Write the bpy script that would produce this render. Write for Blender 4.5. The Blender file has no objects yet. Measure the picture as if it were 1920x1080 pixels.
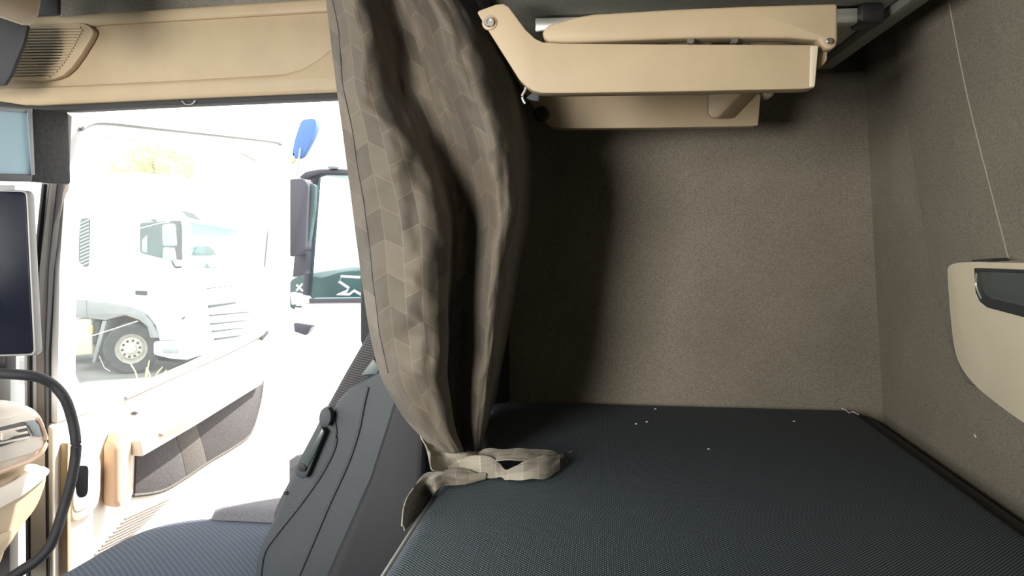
import bpy, bmesh, math, random
from mathutils import Vector, Matrix, noise
random.seed(7)
SC = bpy.context.scene
COL = SC.collection

# ------------------------------------------------------------------ camera
F = 1450.0                       # focal length in pixels of the 1920 wide frame
YAW = math.atan(170 / F)         # turned a little towards the windscreen
HOR = 430.0                      # pixel row of the horizon
CAM = Vector((0, 0, 1.2))
FW = Vector((-math.sin(YAW), math.cos(YAW), 0)); RT = Vector((math.cos(YAW), math.sin(YAW), 0)); UP = Vector((0, 0, 1))
cd = bpy.data.cameras.new('camera'); cam = bpy.data.objects.new('camera', cd); COL.objects.link(cam)
cam.location = CAM; cam.rotation_euler = (math.pi / 2, 0, YAW)
cd.sensor_width = 36; cd.lens = 36 * F / 1920; cd.shift_y = -(540 - HOR) / 1920
cd.clip_start = 0.02; cd.clip_end = 300
SC.camera = cam
# ------------------------------------------------------------------ light
SKY_STRENGTH, SUN_STRENGTH = 4.2, 14.0
w = bpy.data.worlds.new('sky'); SC.world = w; w.use_nodes = True
bg = w.node_tree.nodes['Background']; bg.inputs[0].default_value = (1.0, 0.97, 0.93, 1); bg.inputs[1].default_value = SKY_STRENGTH
sl = bpy.data.lights.new('sun', 'SUN'); sl.energy = SUN_STRENGTH; sl.angle = math.radians(0.6); sl.color = (1, 0.95, 0.87)
so = bpy.data.objects.new('sun', sl); COL.objects.link(so)
SUN_DIR = Vector((0.50, 0.30, 0.81)).normalized()
so.rotation_euler = SUN_DIR.to_track_quat('Z', 'Y').to_euler(); so.location = (6, 3, 9)
SC.view_settings.view_transform = 'Standard'; SC.view_settings.look = 'None'
SC.view_settings.exposure = 0.0; SC.view_settings.gamma = 1.0; SC.view_settings.use_curve_mapping = False
try:
    SC.cycles.use_denoising = True
    SC.cycles.max_bounces = 10; SC.cycles.diffuse_bounces = 6; SC.cycles.transparent_max_bounces = 12
    SC.cycles.sample_clamp_indirect = 8.0; SC.cycles.caustics_reflective = False; SC.cycles.caustics_refractive = False
except Exception:
    pass
def portal(name, loc, size, nrm):
    l = bpy.data.lights.new(name, 'AREA'); l.shape = 'RECTANGLE'; l.size, l.size_y = size
    l.cycles.is_portal = True
    o = bpy.data.objects.new(name, l); COL.objects.link(o); o.location = loc
    o.rotation_euler = (-Vector(nrm)).to_track_quat('Z', 'Y').to_euler()
portal('daylight_opening_windscreen', (-1.53, 0.5, 1.40), (0.85, 2.1), (1, 0, 0))
# lamp added as daylight at an assumed driver's side window, behind the camera
dw = bpy.data.lights.new('assumed_driver_window_lamp', 'AREA'); dw.shape = 'RECTANGLE'; dw.size, dw.size_y = 0.55, 0.60; dw.energy = 50; dw.color = (1.0, 0.96, 0.89)  # added area lamp, brightens the ladder and rear wall
dwo = bpy.data.objects.new('assumed_driver_window_lamp', dw); COL.objects.link(dwo); dwo.location = (-0.91, -0.628, 1.28)
dwo.rotation_euler = Vector((0, -1, 0)).to_track_quat('Z', 'Y').to_euler()
portal('daylight_opening_passenger_door', (-0.80, 1.69, 0.80), (0.90, 1.40), (0, -1, 0))

# ------------------------------------------------------------------ helpers
def ray(px, py):
    return FW + RT * ((px - 960) / F) + UP * ((HOR - py) / F)
def atp(px, py, p0, n):
    d = ray(px, py); n = Vector(n)
    return CAM + d * ((Vector(p0) - CAM).dot(n) / d.dot(n))
def atY(px, py, Y): return atp(px, py, (0, Y, 0), (0, 1, 0))
def atX(px, py, X): return atp(px, py, (X, 0, 0), (1, 0, 0))
def atZ(px, py, Z): return atp(px, py, (0, 0, Z), (0, 0, 1))

MATS = {}
def mat(name, col, rough=0.6, metal=0.0, noise_amt=0.0, noise_scale=60, bump=0.0, bump_scale=400, spec=0.5, emit=None, sheen=0.0):
    m = bpy.data.materials.new(name); m.use_nodes = True; nt = m.node_tree; b = nt.nodes['Principled BSDF']
    b.inputs['Base Color'].default_value = (*col, 1); b.inputs['Roughness'].default_value = rough
    b.inputs['Metallic'].default_value = metal; b.inputs['Specular IOR Level'].default_value = spec
    if sheen:
        b.inputs['Sheen Weight'].default_value = sheen
    tc = nt.nodes.new('ShaderNodeTexCoord')
    if noise_amt:
        n = nt.nodes.new('ShaderNodeTexNoise'); n.inputs['Scale'].default_value = noise_scale; n.inputs['Detail'].default_value = 4
        nt.links.new(tc.outputs['Object'], n.inputs['Vector'])
        r = nt.nodes.new('ShaderNodeMapRange'); r.inputs[1].default_value = 0.3; r.inputs[2].default_value = 0.7
        r.inputs[3].default_value = 1 - noise_amt; r.inputs[4].default_value = 1 + noise_amt
        nt.links.new(n.outputs['Fac'], r.inputs[0])
        mx = nt.nodes.new('ShaderNodeMix'); mx.data_type = 'RGBA'; mx.blend_type = 'MULTIPLY'; mx.inputs[0].default_value = 1
        mx.inputs[6].default_value = (*col, 1); nt.links.new(r.outputs[0], mx.inputs[7]); nt.links.new(mx.outputs[2], b.inputs['Base Color'])
    if bump:
        n = nt.nodes.new('ShaderNodeTexNoise'); n.inputs['Scale'].default_value = bump_scale; n.inputs['Detail'].default_value = 3
        nt.links.new(tc.outputs['Object'], n.inputs['Vector'])
        bp = nt.nodes.new('ShaderNodeBump'); bp.inputs['Strength'].default_value = bump; bp.inputs['Distance'].default_value = 0.002
        nt.links.new(n.outputs['Fac'], bp.inputs['Height']); nt.links.new(bp.outputs[0], b.inputs['Normal'])
    MATS[name] = m
    return m

def math_node(nt, op, a, b=None, c=None):
    n = nt.nodes.new('ShaderNodeMath'); n.operation = op
    for i, v in enumerate((a, b, c)):
        if v is None: continue
        if isinstance(v, (int, float)): n.inputs[i].default_value = v
        else: nt.links.new(v, n.inputs[i])
    return n.outputs[0]

def link_obj(name, me, material, parent, center):
    o = bpy.data.objects.new(name, me); COL.objects.link(o)
    if material: me.materials.append(MATS[material] if isinstance(material, str) else material)
    base = Vector((0, 0, 0))
    if parent is not None:
        p = parent
        while p is not None:
            base = base + p.location; p = p.parent
        o.parent = parent
    o.location = center - base
    return o

def build(name, bm, material, parent=None, smooth=30):
    """world-space bmesh -> one object whose origin is its own centre"""
    bmesh.ops.recalc_face_normals(bm, faces=bm.faces[:])
    vs = [v.co for v in bm.verts]
    c = Vector([(min(v[i] for v in vs) + max(v[i] for v in vs)) / 2 for i in range(3)])
    bmesh.ops.translate(bm, verts=bm.verts[:], vec=-c)
    me = bpy.data.meshes.new(name); bm.to_mesh(me); bm.free()
    if smooth:
        me.polygons.foreach_set('use_smooth', [True] * len(me.polygons)); me.set_sharp_from_angle(angle=math.radians(smooth))
    return link_obj(name, me, material, parent, c)

def tag(o, label=None, cat=None, group=None, kind=None):
    if label: o['label'] = label
    if cat: o['category'] = cat
    if group: o['group'] = group
    if kind: o['kind'] = kind
    return o
def empty(name, loc):
    o = bpy.data.objects.new(name, None); COL.objects.link(o); o.location = Vector(loc); o.empty_display_size = 0.05
    return o

def do_bevel(bm, r, seg=2, ang=30):
    if r <= 0: return
    es = [e for e in bm.edges if len(e.link_faces) == 2 and e.calc_face_angle(0) > math.radians(ang)]
    bmesh.ops.bevel(bm, geom=es, offset=r, offset_type='OFFSET', segments=seg, profile=0.5, affect='EDGES', clamp_overlap=True)

def add_box(bm, c, s, rot=None):
    c = Vector(c); hs = Vector(s) / 2; vs = []
    for x in (-1, 1):
        for y in (-1, 1):
            for z in (-1, 1):
                p = Vector((x * hs.x, y * hs.y, z * hs.z))
                if rot is not None: p = rot @ p
                vs.append(bm.verts.new(c + p))
    for f in ((0, 1, 3, 2), (4, 6, 7, 5), (0, 4, 5, 1), (2, 3, 7, 6), (0, 2, 6, 4), (1, 5, 7, 3)):
        bm.faces.new([vs[i] for i in f])
def box(name, lo, hi, material, parent=None, bev=0.004, rot=None, seg=2):
    bm = bmesh.new(); lo = Vector(lo); hi = Vector(hi)
    add_box(bm, (lo + hi) / 2, hi - lo, rot); bmesh.ops.recalc_face_normals(bm, faces=bm.faces[:]); do_bevel(bm, bev, seg)
    return build(name, bm, material, parent)
def add_loft(bm, A, B):
    va = [bm.verts.new(p) for p in A]; vb = [bm.verts.new(p) for p in B]; n = len(A)
    bm.faces.new(va); bm.faces.new(vb[::-1])
    for i in range(n):
        bm.faces.new([va[i], va[(i + 1) % n], vb[(i + 1) % n], vb[i]])
def loft(name, A, B, material, parent=None, bev=0.003, seg=2, ang=30, smooth=30):
    bm = bmesh.new(); add_loft(bm, A, B); bmesh.ops.recalc_face_normals(bm, faces=bm.faces[:]); do_bevel(bm, bev, seg, ang)
    return build(name, bm, material, parent, smooth)
def prism(name, pts, off, material, parent=None, bev=0.003, seg=2, ang=30, smooth=30):
    off = Vector(off)
    return loft(name, pts, [Vector(p) + off for p in pts], material, parent, bev, seg, ang, smooth)
def rnd(pts, r, n=4):
    """fillet every corner of a closed 3-D polygon"""
    out = []; m = len(pts)
    for i in range(m):
        p = Vector(pts[i]); a = Vector(pts[i - 1]) - p; b = Vector(pts[(i + 1) % m]) - p
        rr = r[i] if isinstance(r, (list, tuple)) else r
        ra = min(rr, a.length * 0.49); rb = min(rr, b.length * 0.49)
        p0 = p + a.normalized() * ra; p1 = p + b.normalized() * rb
        for k in range(n + 1):
            t = k / n
            out.append(p0 * (1 - t) ** 2 + p * 2 * t * (1 - t) + p1 * t * t)
    return out
def smoothpath(pts, n=8, closed=False):
    pts = [Vector(p) for p in pts]; m = len(pts); out = []
    rng = range(m) if closed else range(m - 1)
    for i in rng:
        p1 = pts[i]; p2 = pts[(i + 1) % m]
        p0 = pts[i - 1] if (closed or i > 0) else p1 * 2 - p2
        p3 = pts[(i + 2) % m] if (closed or i + 2 < m) else p2 * 2 - p1
        for k in range(n):
            t = k / n
            out.append(0.5 * ((2 * p1) + (p2 - p0) * t + (2 * p0 - 5 * p1 + 4 * p2 - p3) * t * t + (3 * p1 - p0 - 3 * p2 + p3) * t ** 3))
    if not closed: out.append(pts[-1])
    return out
def add_tube(bm, path, r, seg=10, caps=True):
    path = [Vector(p) for p in path]; rings = []
    ref = Vector((0, 0, 1))
    for i, p in enumerate(path):
        t = (path[min(i + 1, len(path) - 1)] - path[max(i - 1, 0)]).normalized()
        u = t.cross(ref)
        if u.length < 1e-3: u = t.cross(Vector((1, 0, 0)))
        u.normalize(); v = t.cross(u)
        rr = r[i] if isinstance(r, (list, tuple)) else r
        rings.append([bm.verts.new(p + (u * math.cos(a) + v * math.sin(a)) * rr) for a in [2 * math.pi * k / seg for k in range(seg)]])
    for i in range(len(rings) - 1):
        for k in range(seg):
            bm.faces.new([rings[i][k], rings[i][(k + 1) % seg], rings[i + 1][(k + 1) % seg], rings[i + 1][k]])
    if caps:
        bm.faces.new(rings[0][::-1]); bm.faces.new(rings[-1])
def tube(name, path, r, material, parent=None, seg=10):
    bm = bmesh.new(); add_tube(bm, path, r, seg); return build(name, bm, material, parent, 50)
def add_lathe(bm, prof, origin, axis, seg=32):
    """prof: list of (radius, along) ; axis: unit vector"""
    axis = Vector(axis).normalized(); u = axis.orthogonal().normalized(); v = axis.cross(u); rings = []
    for r, h in prof:
        c = Vector(origin) + axis * h
        if r < 1e-6: rings.append([bm.verts.new(c)])
        else: rings.append([bm.verts.new(c + (u * math.cos(a) + v * math.sin(a)) * r) for a in [2 * math.pi * k / seg for k in range(seg)]])
    for i in range(len(rings) - 1):
        A, B = rings[i], rings[i + 1]
        for k in range(seg):
            k2 = (k + 1) % seg
            if len(A) == 1 and len(B) == 1: continue
            if len(A) == 1: bm.faces.new([A[0], B[k], B[k2]])
            elif len(B) == 1: bm.faces.new([A[k], A[k2], B[0]])
            else: bm.faces.new([A[k], A[k2], B[k2], B[k]])
def lathe(name, prof, origin, axis, material, parent=None, seg=32, smooth=35):
    bm = bmesh.new(); add_lathe(bm, prof, origin, axis, seg); return build(name, bm, material, parent, smooth)
def grid(name, P, material, parent=None, thick=0.0015, uv=None, subsurf=0, smooth=60):
    """P[i][j] world points -> sheet with real thickness (closed)"""
    ni, nj = len(P), len(P[0]); bm = bmesh.new(); ul = bm.loops.layers.uv.new('UVMap')
    N = [[None] * nj for _ in range(ni)]
    for i in range(ni):
        for j in range(nj):
            a = P[min(i + 1, ni - 1)][j] - P[max(i - 1, 0)][j]; b = P[i][min(j + 1, nj - 1)] - P[i][max(j - 1, 0)]
            n = a.cross(b); N[i][j] = n.normalized() if n.length > 1e-9 else Vector((0, 0, 1))
    T = [[bm.verts.new(P[i][j] + N[i][j] * thick / 2) for j in range(nj)] for i in range(ni)]
    B = [[bm.verts.new(P[i][j] - N[i][j] * thick / 2) for j in range(nj)] for i in range(ni)]
    def face(q, idx):
        try: f = bm.faces.new(q)
        except ValueError: return
        if uv:
            for l, (i, j) in zip(f.loops, idx): l[ul].uv = uv[i][j]
    for i in range(ni - 1):
        for j in range(nj - 1):
            ix = [(i, j), (i + 1, j), (i + 1, j + 1), (i, j + 1)]
            face([T[a][b] for a, b in ix], ix); face([B[a][b] for a, b in ix[::-1]], ix[::-1])
    edge = [(0, j) for j in range(nj)] + [(i, nj - 1) for i in range(1, ni)] + [(ni - 1, j) for j in range(nj - 2, -1, -1)] + [(i, 0) for i in range(ni - 2, 0, -1)]
    for k in range(len(edge)):
        a, b = edge[k], edge[(k + 1) % len(edge)]
        face([T[a[0]][a[1]], T[b[0]][b[1]], B[b[0]][b[1]], B[a[0]][a[1]]], [a, b, b, a])
    return build(name, bm, material, parent, smooth)
def interp(tab, x):
    """piecewise-linear with smoothstep-free interpolation; tab: sorted [(x, v)]"""
    if x <= tab[0][0]: return tab[0][1]
    for (a, va), (b, vb) in zip(tab, tab[1:]):
        if x <= b:
            t = (x - a) / (b - a)
            return va + (vb - va) * t
    return tab[-1][1]
def interp_c(tab, x):
    """Catmull-Rom over a table"""
    n = len(tab)
    if x <= tab[0][0]: return tab[0][1]
    if x >= tab[-1][0]: return tab[-1][1]
    for i in range(n - 1):
        if x <= tab[i + 1][0]:
            x1, p1 = tab[i]; x2, p2 = tab[i + 1]; t = (x - x1) / (x2 - x1)
            m1 = (p2 - tab[i - 1][1]) / (x2 - tab[i - 1][0]) * (x2 - x1) if i > 0 else p2 - p1
            m2 = (tab[i + 2][1] - p1) / (tab[i + 2][0] - x1) * (x2 - x1) if i + 2 < n else p2 - p1
            return (2 * t ** 3 - 3 * t * t + 1) * p1 + (t ** 3 - 2 * t * t + t) * m1 + (-2 * t ** 3 + 3 * t * t) * p2 + (t ** 3 - t * t) * m2

# ------------------------------------------------------------------ materials
mat('beige_plastic', (0.47, 0.368, 0.24), 0.55, noise_amt=0.05, noise_scale=14, bump=0.15, bump_scale=900)
mat('pale_beige_plastic', (0.68, 0.60, 0.45), 0.5, noise_amt=0.04, noise_scale=12, bump=0.1, bump_scale=900)
mat('ivory_plastic', (0.80, 0.74, 0.66), 0.5, bump=0.08, bump_scale=900)
mat('dark_grey_fabric', (0.035, 0.038, 0.042), 0.95, noise_amt=0.25, noise_scale=500, bump=0.3, bump_scale=900)
mat('bunk_underside_felt', (0.50, 0.50, 0.45), 0.95, noise_amt=0.2, noise_scale=350, bump=0.4, bump_scale=700)
mat('navy_black', (0.018, 0.021, 0.028), 0.75)
mat('black_plastic', (0.015, 0.015, 0.017), 0.45)
mat('black_rubber', (0.03, 0.03, 0.032), 0.7)
mat('brown_rubber', (0.13, 0.11, 0.10), 0.6)
mat('grey_plastic', (0.042, 0.051, 0.060), 0.45, bump=0.35, bump_scale=1400)
mat('grey_plastic_dark', (0.018, 0.019, 0.024), 0.6, bump=0.3, bump_scale=1400)
mat('grey_metal', (0.30, 0.30, 0.28), 0.45, metal=0.3)
mat('light_metal', (0.62, 0.62, 0.58), 0.35, metal=0.6)
mat('steel', (0.75, 0.75, 0.73), 0.25, metal=1.0)
mat('white_paint', (0.82, 0.83, 0.85), 0.3)
mat('white_fabric_thread', (0.8, 0.8, 0.78), 0.8)
mat('screen_black', (0.008, 0.010, 0.018), 0.25, spec=0.12)
mat('device_rim', (0.33, 0.33, 0.33), 0.4)
mat('visor_black', (0.018, 0.020, 0.021), 0.6, noise_amt=0.5, noise_scale=120, bump=0.25, bump_scale=160, spec=0.25)
mat('void_black', (0.008, 0.008, 0.009), 0.9, spec=0.05)
mat('grille_brown', (0.26, 0.22, 0.19), 0.7)
mat('bracket_grey', (0.13, 0.16, 0.165), 0.5)
mat('lamp_glass_dark', (0.07, 0.085, 0.085), 0.25)
mat('lamp_rim_dark', (0.03, 0.035, 0.04), 0.35)
mat('cloth_grey', (0.085, 0.079, 0.082), 0.95, noise_amt=0.3, noise_scale=260, bump=0.4, bump_scale=900)
mat('cloth_taupe', (0.115, 0.103, 0.096), 0.95, noise_amt=0.25, noise_scale=260, bump=0.4, bump_scale=900)
mat('peach_plastic_and_shade', (0.66, 0.46, 0.33), 0.5)  # peach plastic, also the painted shade tone of the door recesses
mat('asphalt', (0.20, 0.20, 0.195), 0.95, noise_amt=0.25, noise_scale=1.4)
mat('tyre', (0.060, 0.063, 0.068), 0.85, noise_amt=0.25, noise_scale=8)
mat('rim_metal', (0.540, 0.510, 0.465), 0.5, noise_amt=0.15, noise_scale=12)
mat('rust_brown', (0.224, 0.120, 0.064), 0.9, noise_amt=0.3, noise_scale=6)
mat('truck_grey', (0.272, 0.280, 0.288), 0.6, noise_amt=0.1, noise_scale=4)
mat('truck_dark', (0.053, 0.060, 0.060), 0.7)
mat('truck_teal_glass', (0.045, 0.085, 0.09), 0.5, noise_amt=0.4, noise_scale=2.5)
mat('truck_cream', (0.576, 0.544, 0.448), 0.6)
mat('truck_mirror', (0.280, 0.322, 0.350), 0.5)
mat('slate_plastic', (0.05, 0.052, 0.07), 0.6)
mat('mirror_sky_reflection', (0.090, 0.180, 0.405), 0.5, spec=0.2)  # blue sky reflection put into the base colour
mat('orange_trim', (0.75, 0.45, 0.2), 0.6)
mat('gold_badge_and_reflection', (0.75, 0.62, 0.35), 0.5)
mat('bark', (0.10, 0.07, 0.05), 0.9)
mat('dry_weed', (0.70, 0.66, 0.32), 0.8)
mat('lint', (0.8, 0.8, 0.78), 0.9)
mat('red_plastic', (0.45, 0.03, 0.09), 0.4)

def carpet(name, col):
    m = mat(name, col, 0.97); nt = m.node_tree; b = nt.nodes['Principled BSDF']
    tc = nt.nodes.new('ShaderNodeTexCoord')
    n1 = nt.nodes.new('ShaderNodeTexNoise'); n1.inputs['Scale'].default_value = 330; n1.inputs['Detail'].default_value = 5; n1.inputs['Roughness'].default_value = 0.7
    n2 = nt.nodes.new('ShaderNodeTexNoise'); n2.inputs['Scale'].default_value = 5; n2.inputs['Detail'].default_value = 4
    for n in (n1, n2): nt.links.new(tc.outputs['Object'], n.inputs['Vector'])
    r1 = nt.nodes.new('ShaderNodeMapRange'); r1.inputs[1].default_value = 0.3; r1.inputs[2].default_value = 0.7; r1.inputs[3].default_value = 0.62; r1.inputs[4].default_value = 1.38
    r2 = nt.nodes.new('ShaderNodeMapRange'); r2.inputs[1].default_value = 0.3; r2.inputs[2].default_value = 0.7; r2.inputs[3].default_value = 0.88; r2.inputs[4].default_value = 1.1
    nt.links.new(n1.outputs['Fac'], r1.inputs[0]); nt.links.new(n2.outputs['Fac'], r2.inputs[0])
    f = math_node(nt, 'MULTIPLY', r1.outputs[0], r2.outputs[0])
    mx = nt.nodes.new('ShaderNodeMix'); mx.data_type = 'RGBA'; mx.blend_type = 'MULTIPLY'; mx.inputs[0].default_value = 1
    mx.inputs[6].default_value = (*col, 1); nt.links.new(f, mx.inputs[7]); nt.links.new(mx.outputs[2], b.inputs['Base Color'])
    bp = nt.nodes.new('ShaderNodeBump'); bp.inputs['Strength'].default_value = 0.5; bp.inputs['Distance'].default_value = 0.002
    nt.links.new(n1.outputs['Fac'], bp.inputs['Height']); nt.links.new(bp.outputs[0], b.inputs['Normal'])
carpet('wall_carpet', (0.235, 0.208, 0.165))
mat('welt_cloth', (0.38, 0.34, 0.27), 0.9)
carpet('roof_carpet', (0.24, 0.22, 0.19))

def weave(name, dark, light, pitch, mode='dots'):
    """woven cloth: object-space dots or slanted ribs"""
    m = mat(name, dark, 0.9); nt = m.node_tree; b = nt.nodes['Principled BSDF']
    tc = nt.nodes.new('ShaderNodeTexCoord'); sp = nt.nodes.new('ShaderNodeSeparateXYZ'); nt.links.new(tc.outputs['Object'], sp.inputs[0])
    k = 2 * math.pi / pitch
    if mode == 'dots':
        sx = math_node(nt, 'SINE', math_node(nt, 'MULTIPLY', sp.outputs[0], k)); sy = math_node(nt, 'SINE', math_node(nt, 'MULTIPLY', sp.outputs[1], k))
        v = math_node(nt, 'MULTIPLY', sx, sy)
        v = math_node(nt, 'MULTIPLY_ADD', v, 1.1, 0.05)
    elif mode == 'ribs':
        s = math_node(nt, 'ADD', math_node(nt, 'MULTIPLY', sp.outputs[0], k * 0.75), math_node(nt, 'MULTIPLY', sp.outputs[1], k * 0.75))
        v = math_node(nt, 'MULTIPLY_ADD', math_node(nt, 'SINE', s), 0.5, 0.4)
    else:
        s = math_node(nt, 'ADD', math_node(nt, 'MULTIPLY', sp.outputs[2], k), math_node(nt, 'MULTIPLY', sp.outputs[0], k * 0.2))
        v = math_node(nt, 'MULTIPLY_ADD', math_node(nt, 'SINE', s), 0.5, 0.4)
    v = math_node(nt, 'MINIMUM', math_node(nt, 'MAXIMUM', v, 0.0), 1.0)
    mx = nt.nodes.new('ShaderNodeMix'); mx.data_type = 'RGBA'; mx.inputs[6].default_value = (*dark, 1); mx.inputs[7].default_value = (*light, 1)
    nt.links.new(v, mx.inputs[0]); nt.links.new(mx.outputs[2], b.inputs['Base Color'])
    bp = nt.nodes.new('ShaderNodeBump'); bp.inputs['Strength'].default_value = 0.35; bp.inputs['Distance'].default_value = 0.001
    nt.links.new(v, bp.inputs['Height']); nt.links.new(bp.outputs[0], b.inputs['Normal'])
weave('mattress_weave', (0.008, 0.011, 0.015), (0.23, 0.31, 0.37), 0.0050)
weave('seat_weave', (0.038, 0.052, 0.082), (0.07, 0.09, 0.13), 0.009, 'ribs')
weave('seat_side_weave', (0.03, 0.03, 0.033), (0.11, 0.105, 0.11), 0.0040, 'lines')
mat('seat_plain', (0.10, 0.135, 0.20), 0.95, noise_amt=0.15, noise_scale=700)
mat('seat_bolster', (0.17, 0.17, 0.19), 0.95, noise_amt=0.3, noise_scale=500)

# the curtain: tone-on-tone tumbling blocks, in UV metres
m = mat('curtain_cloth', (0.2, 0.18, 0.15), 0.68); nt = m.node_tree; b = nt.nodes['Principled BSDF']
b.inputs['Sheen Weight'].default_value = 0.2
tc = nt.nodes.new('ShaderNodeTexCoord'); sp = nt.nodes.new('ShaderNodeSeparateXYZ'); nt.links.new(tc.outputs['UV'], sp.inputs[0])
CW, CH = 0.034, 0.054
uu = math_node(nt, 'DIVIDE', sp.outputs[0], CW); ci = math_node(nt, 'FLOOR', uu)
tri = math_node(nt, 'PINGPONG', uu, 1.0)
half = math_node(nt, 'MULTIPLY', math_node(nt, 'FLOOR', math_node(nt, 'DIVIDE', math_node(nt, 'ADD', ci, 1.0), 2.0)), 0.5)
vv = math_node(nt, 'ADD', math_node(nt, 'ADD', math_node(nt, 'DIVIDE', sp.outputs[1], CH), math_node(nt, 'MULTIPLY', tri, 0.28)), half)
cj = math_node(nt, 'FLOOR', vv)
cb = nt.nodes.new('ShaderNodeCombineXYZ'); nt.links.new(ci, cb.inputs[0]); nt.links.new(cj, cb.inputs[1])
wn = nt.nodes.new('ShaderNodeTexWhiteNoise'); wn.noise_dimensions = '2D'; nt.links.new(cb.outputs[0], wn.inputs[0])
fu = math_node(nt, 'FRACT', uu); fv = math_node(nt, 'FRACT', vv)
du = math_node(nt, 'SUBTRACT', 0.5, math_node(nt, 'ABSOLUTE', math_node(nt, 'SUBTRACT', fu, 0.5)))
dv = math_node(nt, 'SUBTRACT', 0.5, math_node(nt, 'ABSOLUTE', math_node(nt, 'SUBTRACT', fv, 0.5)))
line = math_node(nt, 'MAXIMUM', math_node(nt, 'LESS_THAN', du, 0.028), math_node(nt, 'LESS_THAN', dv, 0.017))
val = math_node(nt, 'MULTIPLY_ADD', wn.outputs['Value'], 0.55, 0.72)
val = math_node(nt, 'MULTIPLY_ADD', line, 0.42, val)
nz = nt.nodes.new('ShaderNodeTexNoise'); nz.inputs['Scale'].default_value = 700; nt.links.new(tc.outputs['UV'], nz.inputs['Vector'])
val = math_node(nt, 'MULTIPLY', val, math_node(nt, 'MULTIPLY_ADD', nz.outputs['Fac'], 0.3, 0.85))
mx = nt.nodes.new('ShaderNodeMix'); mx.data_type = 'RGBA'; mx.blend_type = 'MULTIPLY'; mx.inputs[0].default_value = 1
mx.inputs[6].default_value = (0.108, 0.089, 0.066, 1); nt.links.new(val, mx.inputs[7]); nt.links.new(mx.outputs[2], b.inputs['Base Color'])
wv = nt.nodes.new('ShaderNodeTexNoise'); wv.inputs['Scale'].default_value = 22; wv.inputs['Detail'].default_value = 3; nt.links.new(tc.outputs['UV'], wv.inputs['Vector'])
bp = nt.nodes.new('ShaderNodeBump'); bp.inputs['Strength'].default_value = 0.5; bp.inputs['Distance'].default_value = 0.006
nt.links.new(wv.outputs['Fac'], bp.inputs['Height']); nt.links.new(bp.outputs[0], b.inputs['Normal'])

lin = MATS['curtain_cloth'].copy(); lin.name = 'curtain_cloth_pale'; MATS['curtain_cloth_pale'] = lin  # paler copy of the curtain cloth for neck, tail and loop
for n in lin.node_tree.nodes:
    if n.type == 'MIX': n.inputs[6].default_value = (0.26, 0.235, 0.19, 1)
def see_through(name, tint, fac_gloss, haze=0.0, haze_col=(0.9, 0.95, 1.0)):
    m = bpy.data.materials.new(name); m.use_nodes = True; nt = m.node_tree; nt.nodes.remove(nt.nodes['Principled BSDF'])
    out = nt.nodes['Material Output']; tr = nt.nodes.new('ShaderNodeBsdfTransparent'); tr.inputs[0].default_value = (*tint, 1)
    gl = nt.nodes.new('ShaderNodeBsdfGlossy'); gl.inputs['Roughness'].default_value = 0.02
    fr = nt.nodes.new('ShaderNodeFresnel'); fr.inputs[0].default_value = 1.45
    mx = nt.nodes.new('ShaderNodeMixShader'); nt.links.new(math_node(nt, 'MULTIPLY', fr.outputs[0], fac_gloss), mx.inputs[0])
    nt.links.new(tr.outputs[0], mx.inputs[1]); nt.links.new(gl.outputs[0], mx.inputs[2]); last = mx
    if haze:
        df = nt.nodes.new('ShaderNodeBsdfDiffuse'); df.inputs[0].default_value = (*haze_col, 1)
        tl = nt.nodes.new('ShaderNodeBsdfTranslucent'); tl.inputs[0].default_value = (*haze_col, 1)
        m2 = nt.nodes.new('ShaderNodeMixShader'); m2.inputs[0].default_value = 0.5
        nt.links.new(df.outputs[0], m2.inputs[1]); nt.links.new(tl.outputs[0], m2.inputs[2])
        m3 = nt.nodes.new('ShaderNodeMixShader'); m3.inputs[0].default_value = haze
        nt.links.new(last.outputs[0], m3.inputs[1]); nt.links.new(m2.outputs[0], m3.inputs[2]); last = m3
    nt.links.new(last.outputs[0], out.inputs[0]); MATS[name] = m
see_through('dusty_glass', (0.90, 0.94, 0.94), 0.12, 0.006)
see_through('windscreen_glass', (0.94, 0.97, 0.97), 0.4)
see_through('visor_film', (0.22, 0.25, 0.27), 0.2, 0.72, (0.70, 0.86, 0.93))
see_through('truck_window', (0.80, 0.90, 0.90), 0.2, 0.01)

# leaves: sun comes through them
m = bpy.data.materials.new('leaf'); m.use_nodes = True; nt = m.node_tree; b = nt.nodes['Principled BSDF']
b.inputs['Base Color'].default_value = (0.34, 0.36, 0.12, 1); b.inputs['Roughness'].default_value = 0.7
tl = nt.nodes.new('ShaderNodeBsdfTranslucent'); tl.inputs[0].default_value = (0.5, 0.5, 0.2, 1)
mx = nt.nodes.new('ShaderNodeMixShader'); mx.inputs[0].default_value = 0.5
nt.links.new(b.outputs[0], mx.inputs[1]); nt.links.new(tl.outputs[0], mx.inputs[2]); nt.links.new(mx.outputs[0], nt.nodes['Material Output'].inputs[0]); MATS['leaf'] = m

# ================================================================== SETTING
FLOOR, CEIL, GROUND = 0.10, 2.30, -1.40
WY, DY = 1.65, -0.62            # passenger side and driver side inner faces
XF, XR = -1.50, 0.565           # windscreen and rear wall
BED_Z = CAM.z - 0.363
def struct(o): o['kind'] = 'structure'; return o
g = struct(box('ground', (-60, -30, GROUND - 0.2), (40, 60, GROUND), 'asphalt', bev=0))
struct(box('floor', (XF, DY - 0.05, FLOOR - 0.06), (XR + 0.06, WY + 0.05, FLOOR), 'dark_grey_fabric', bev=0))
struct(box('ceiling', (XF - 0.05, DY - 0.05, CEIL), (XR + 0.06, WY + 0.06, CEIL + 0.06), 'dark_grey_fabric', bev=0))
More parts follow.
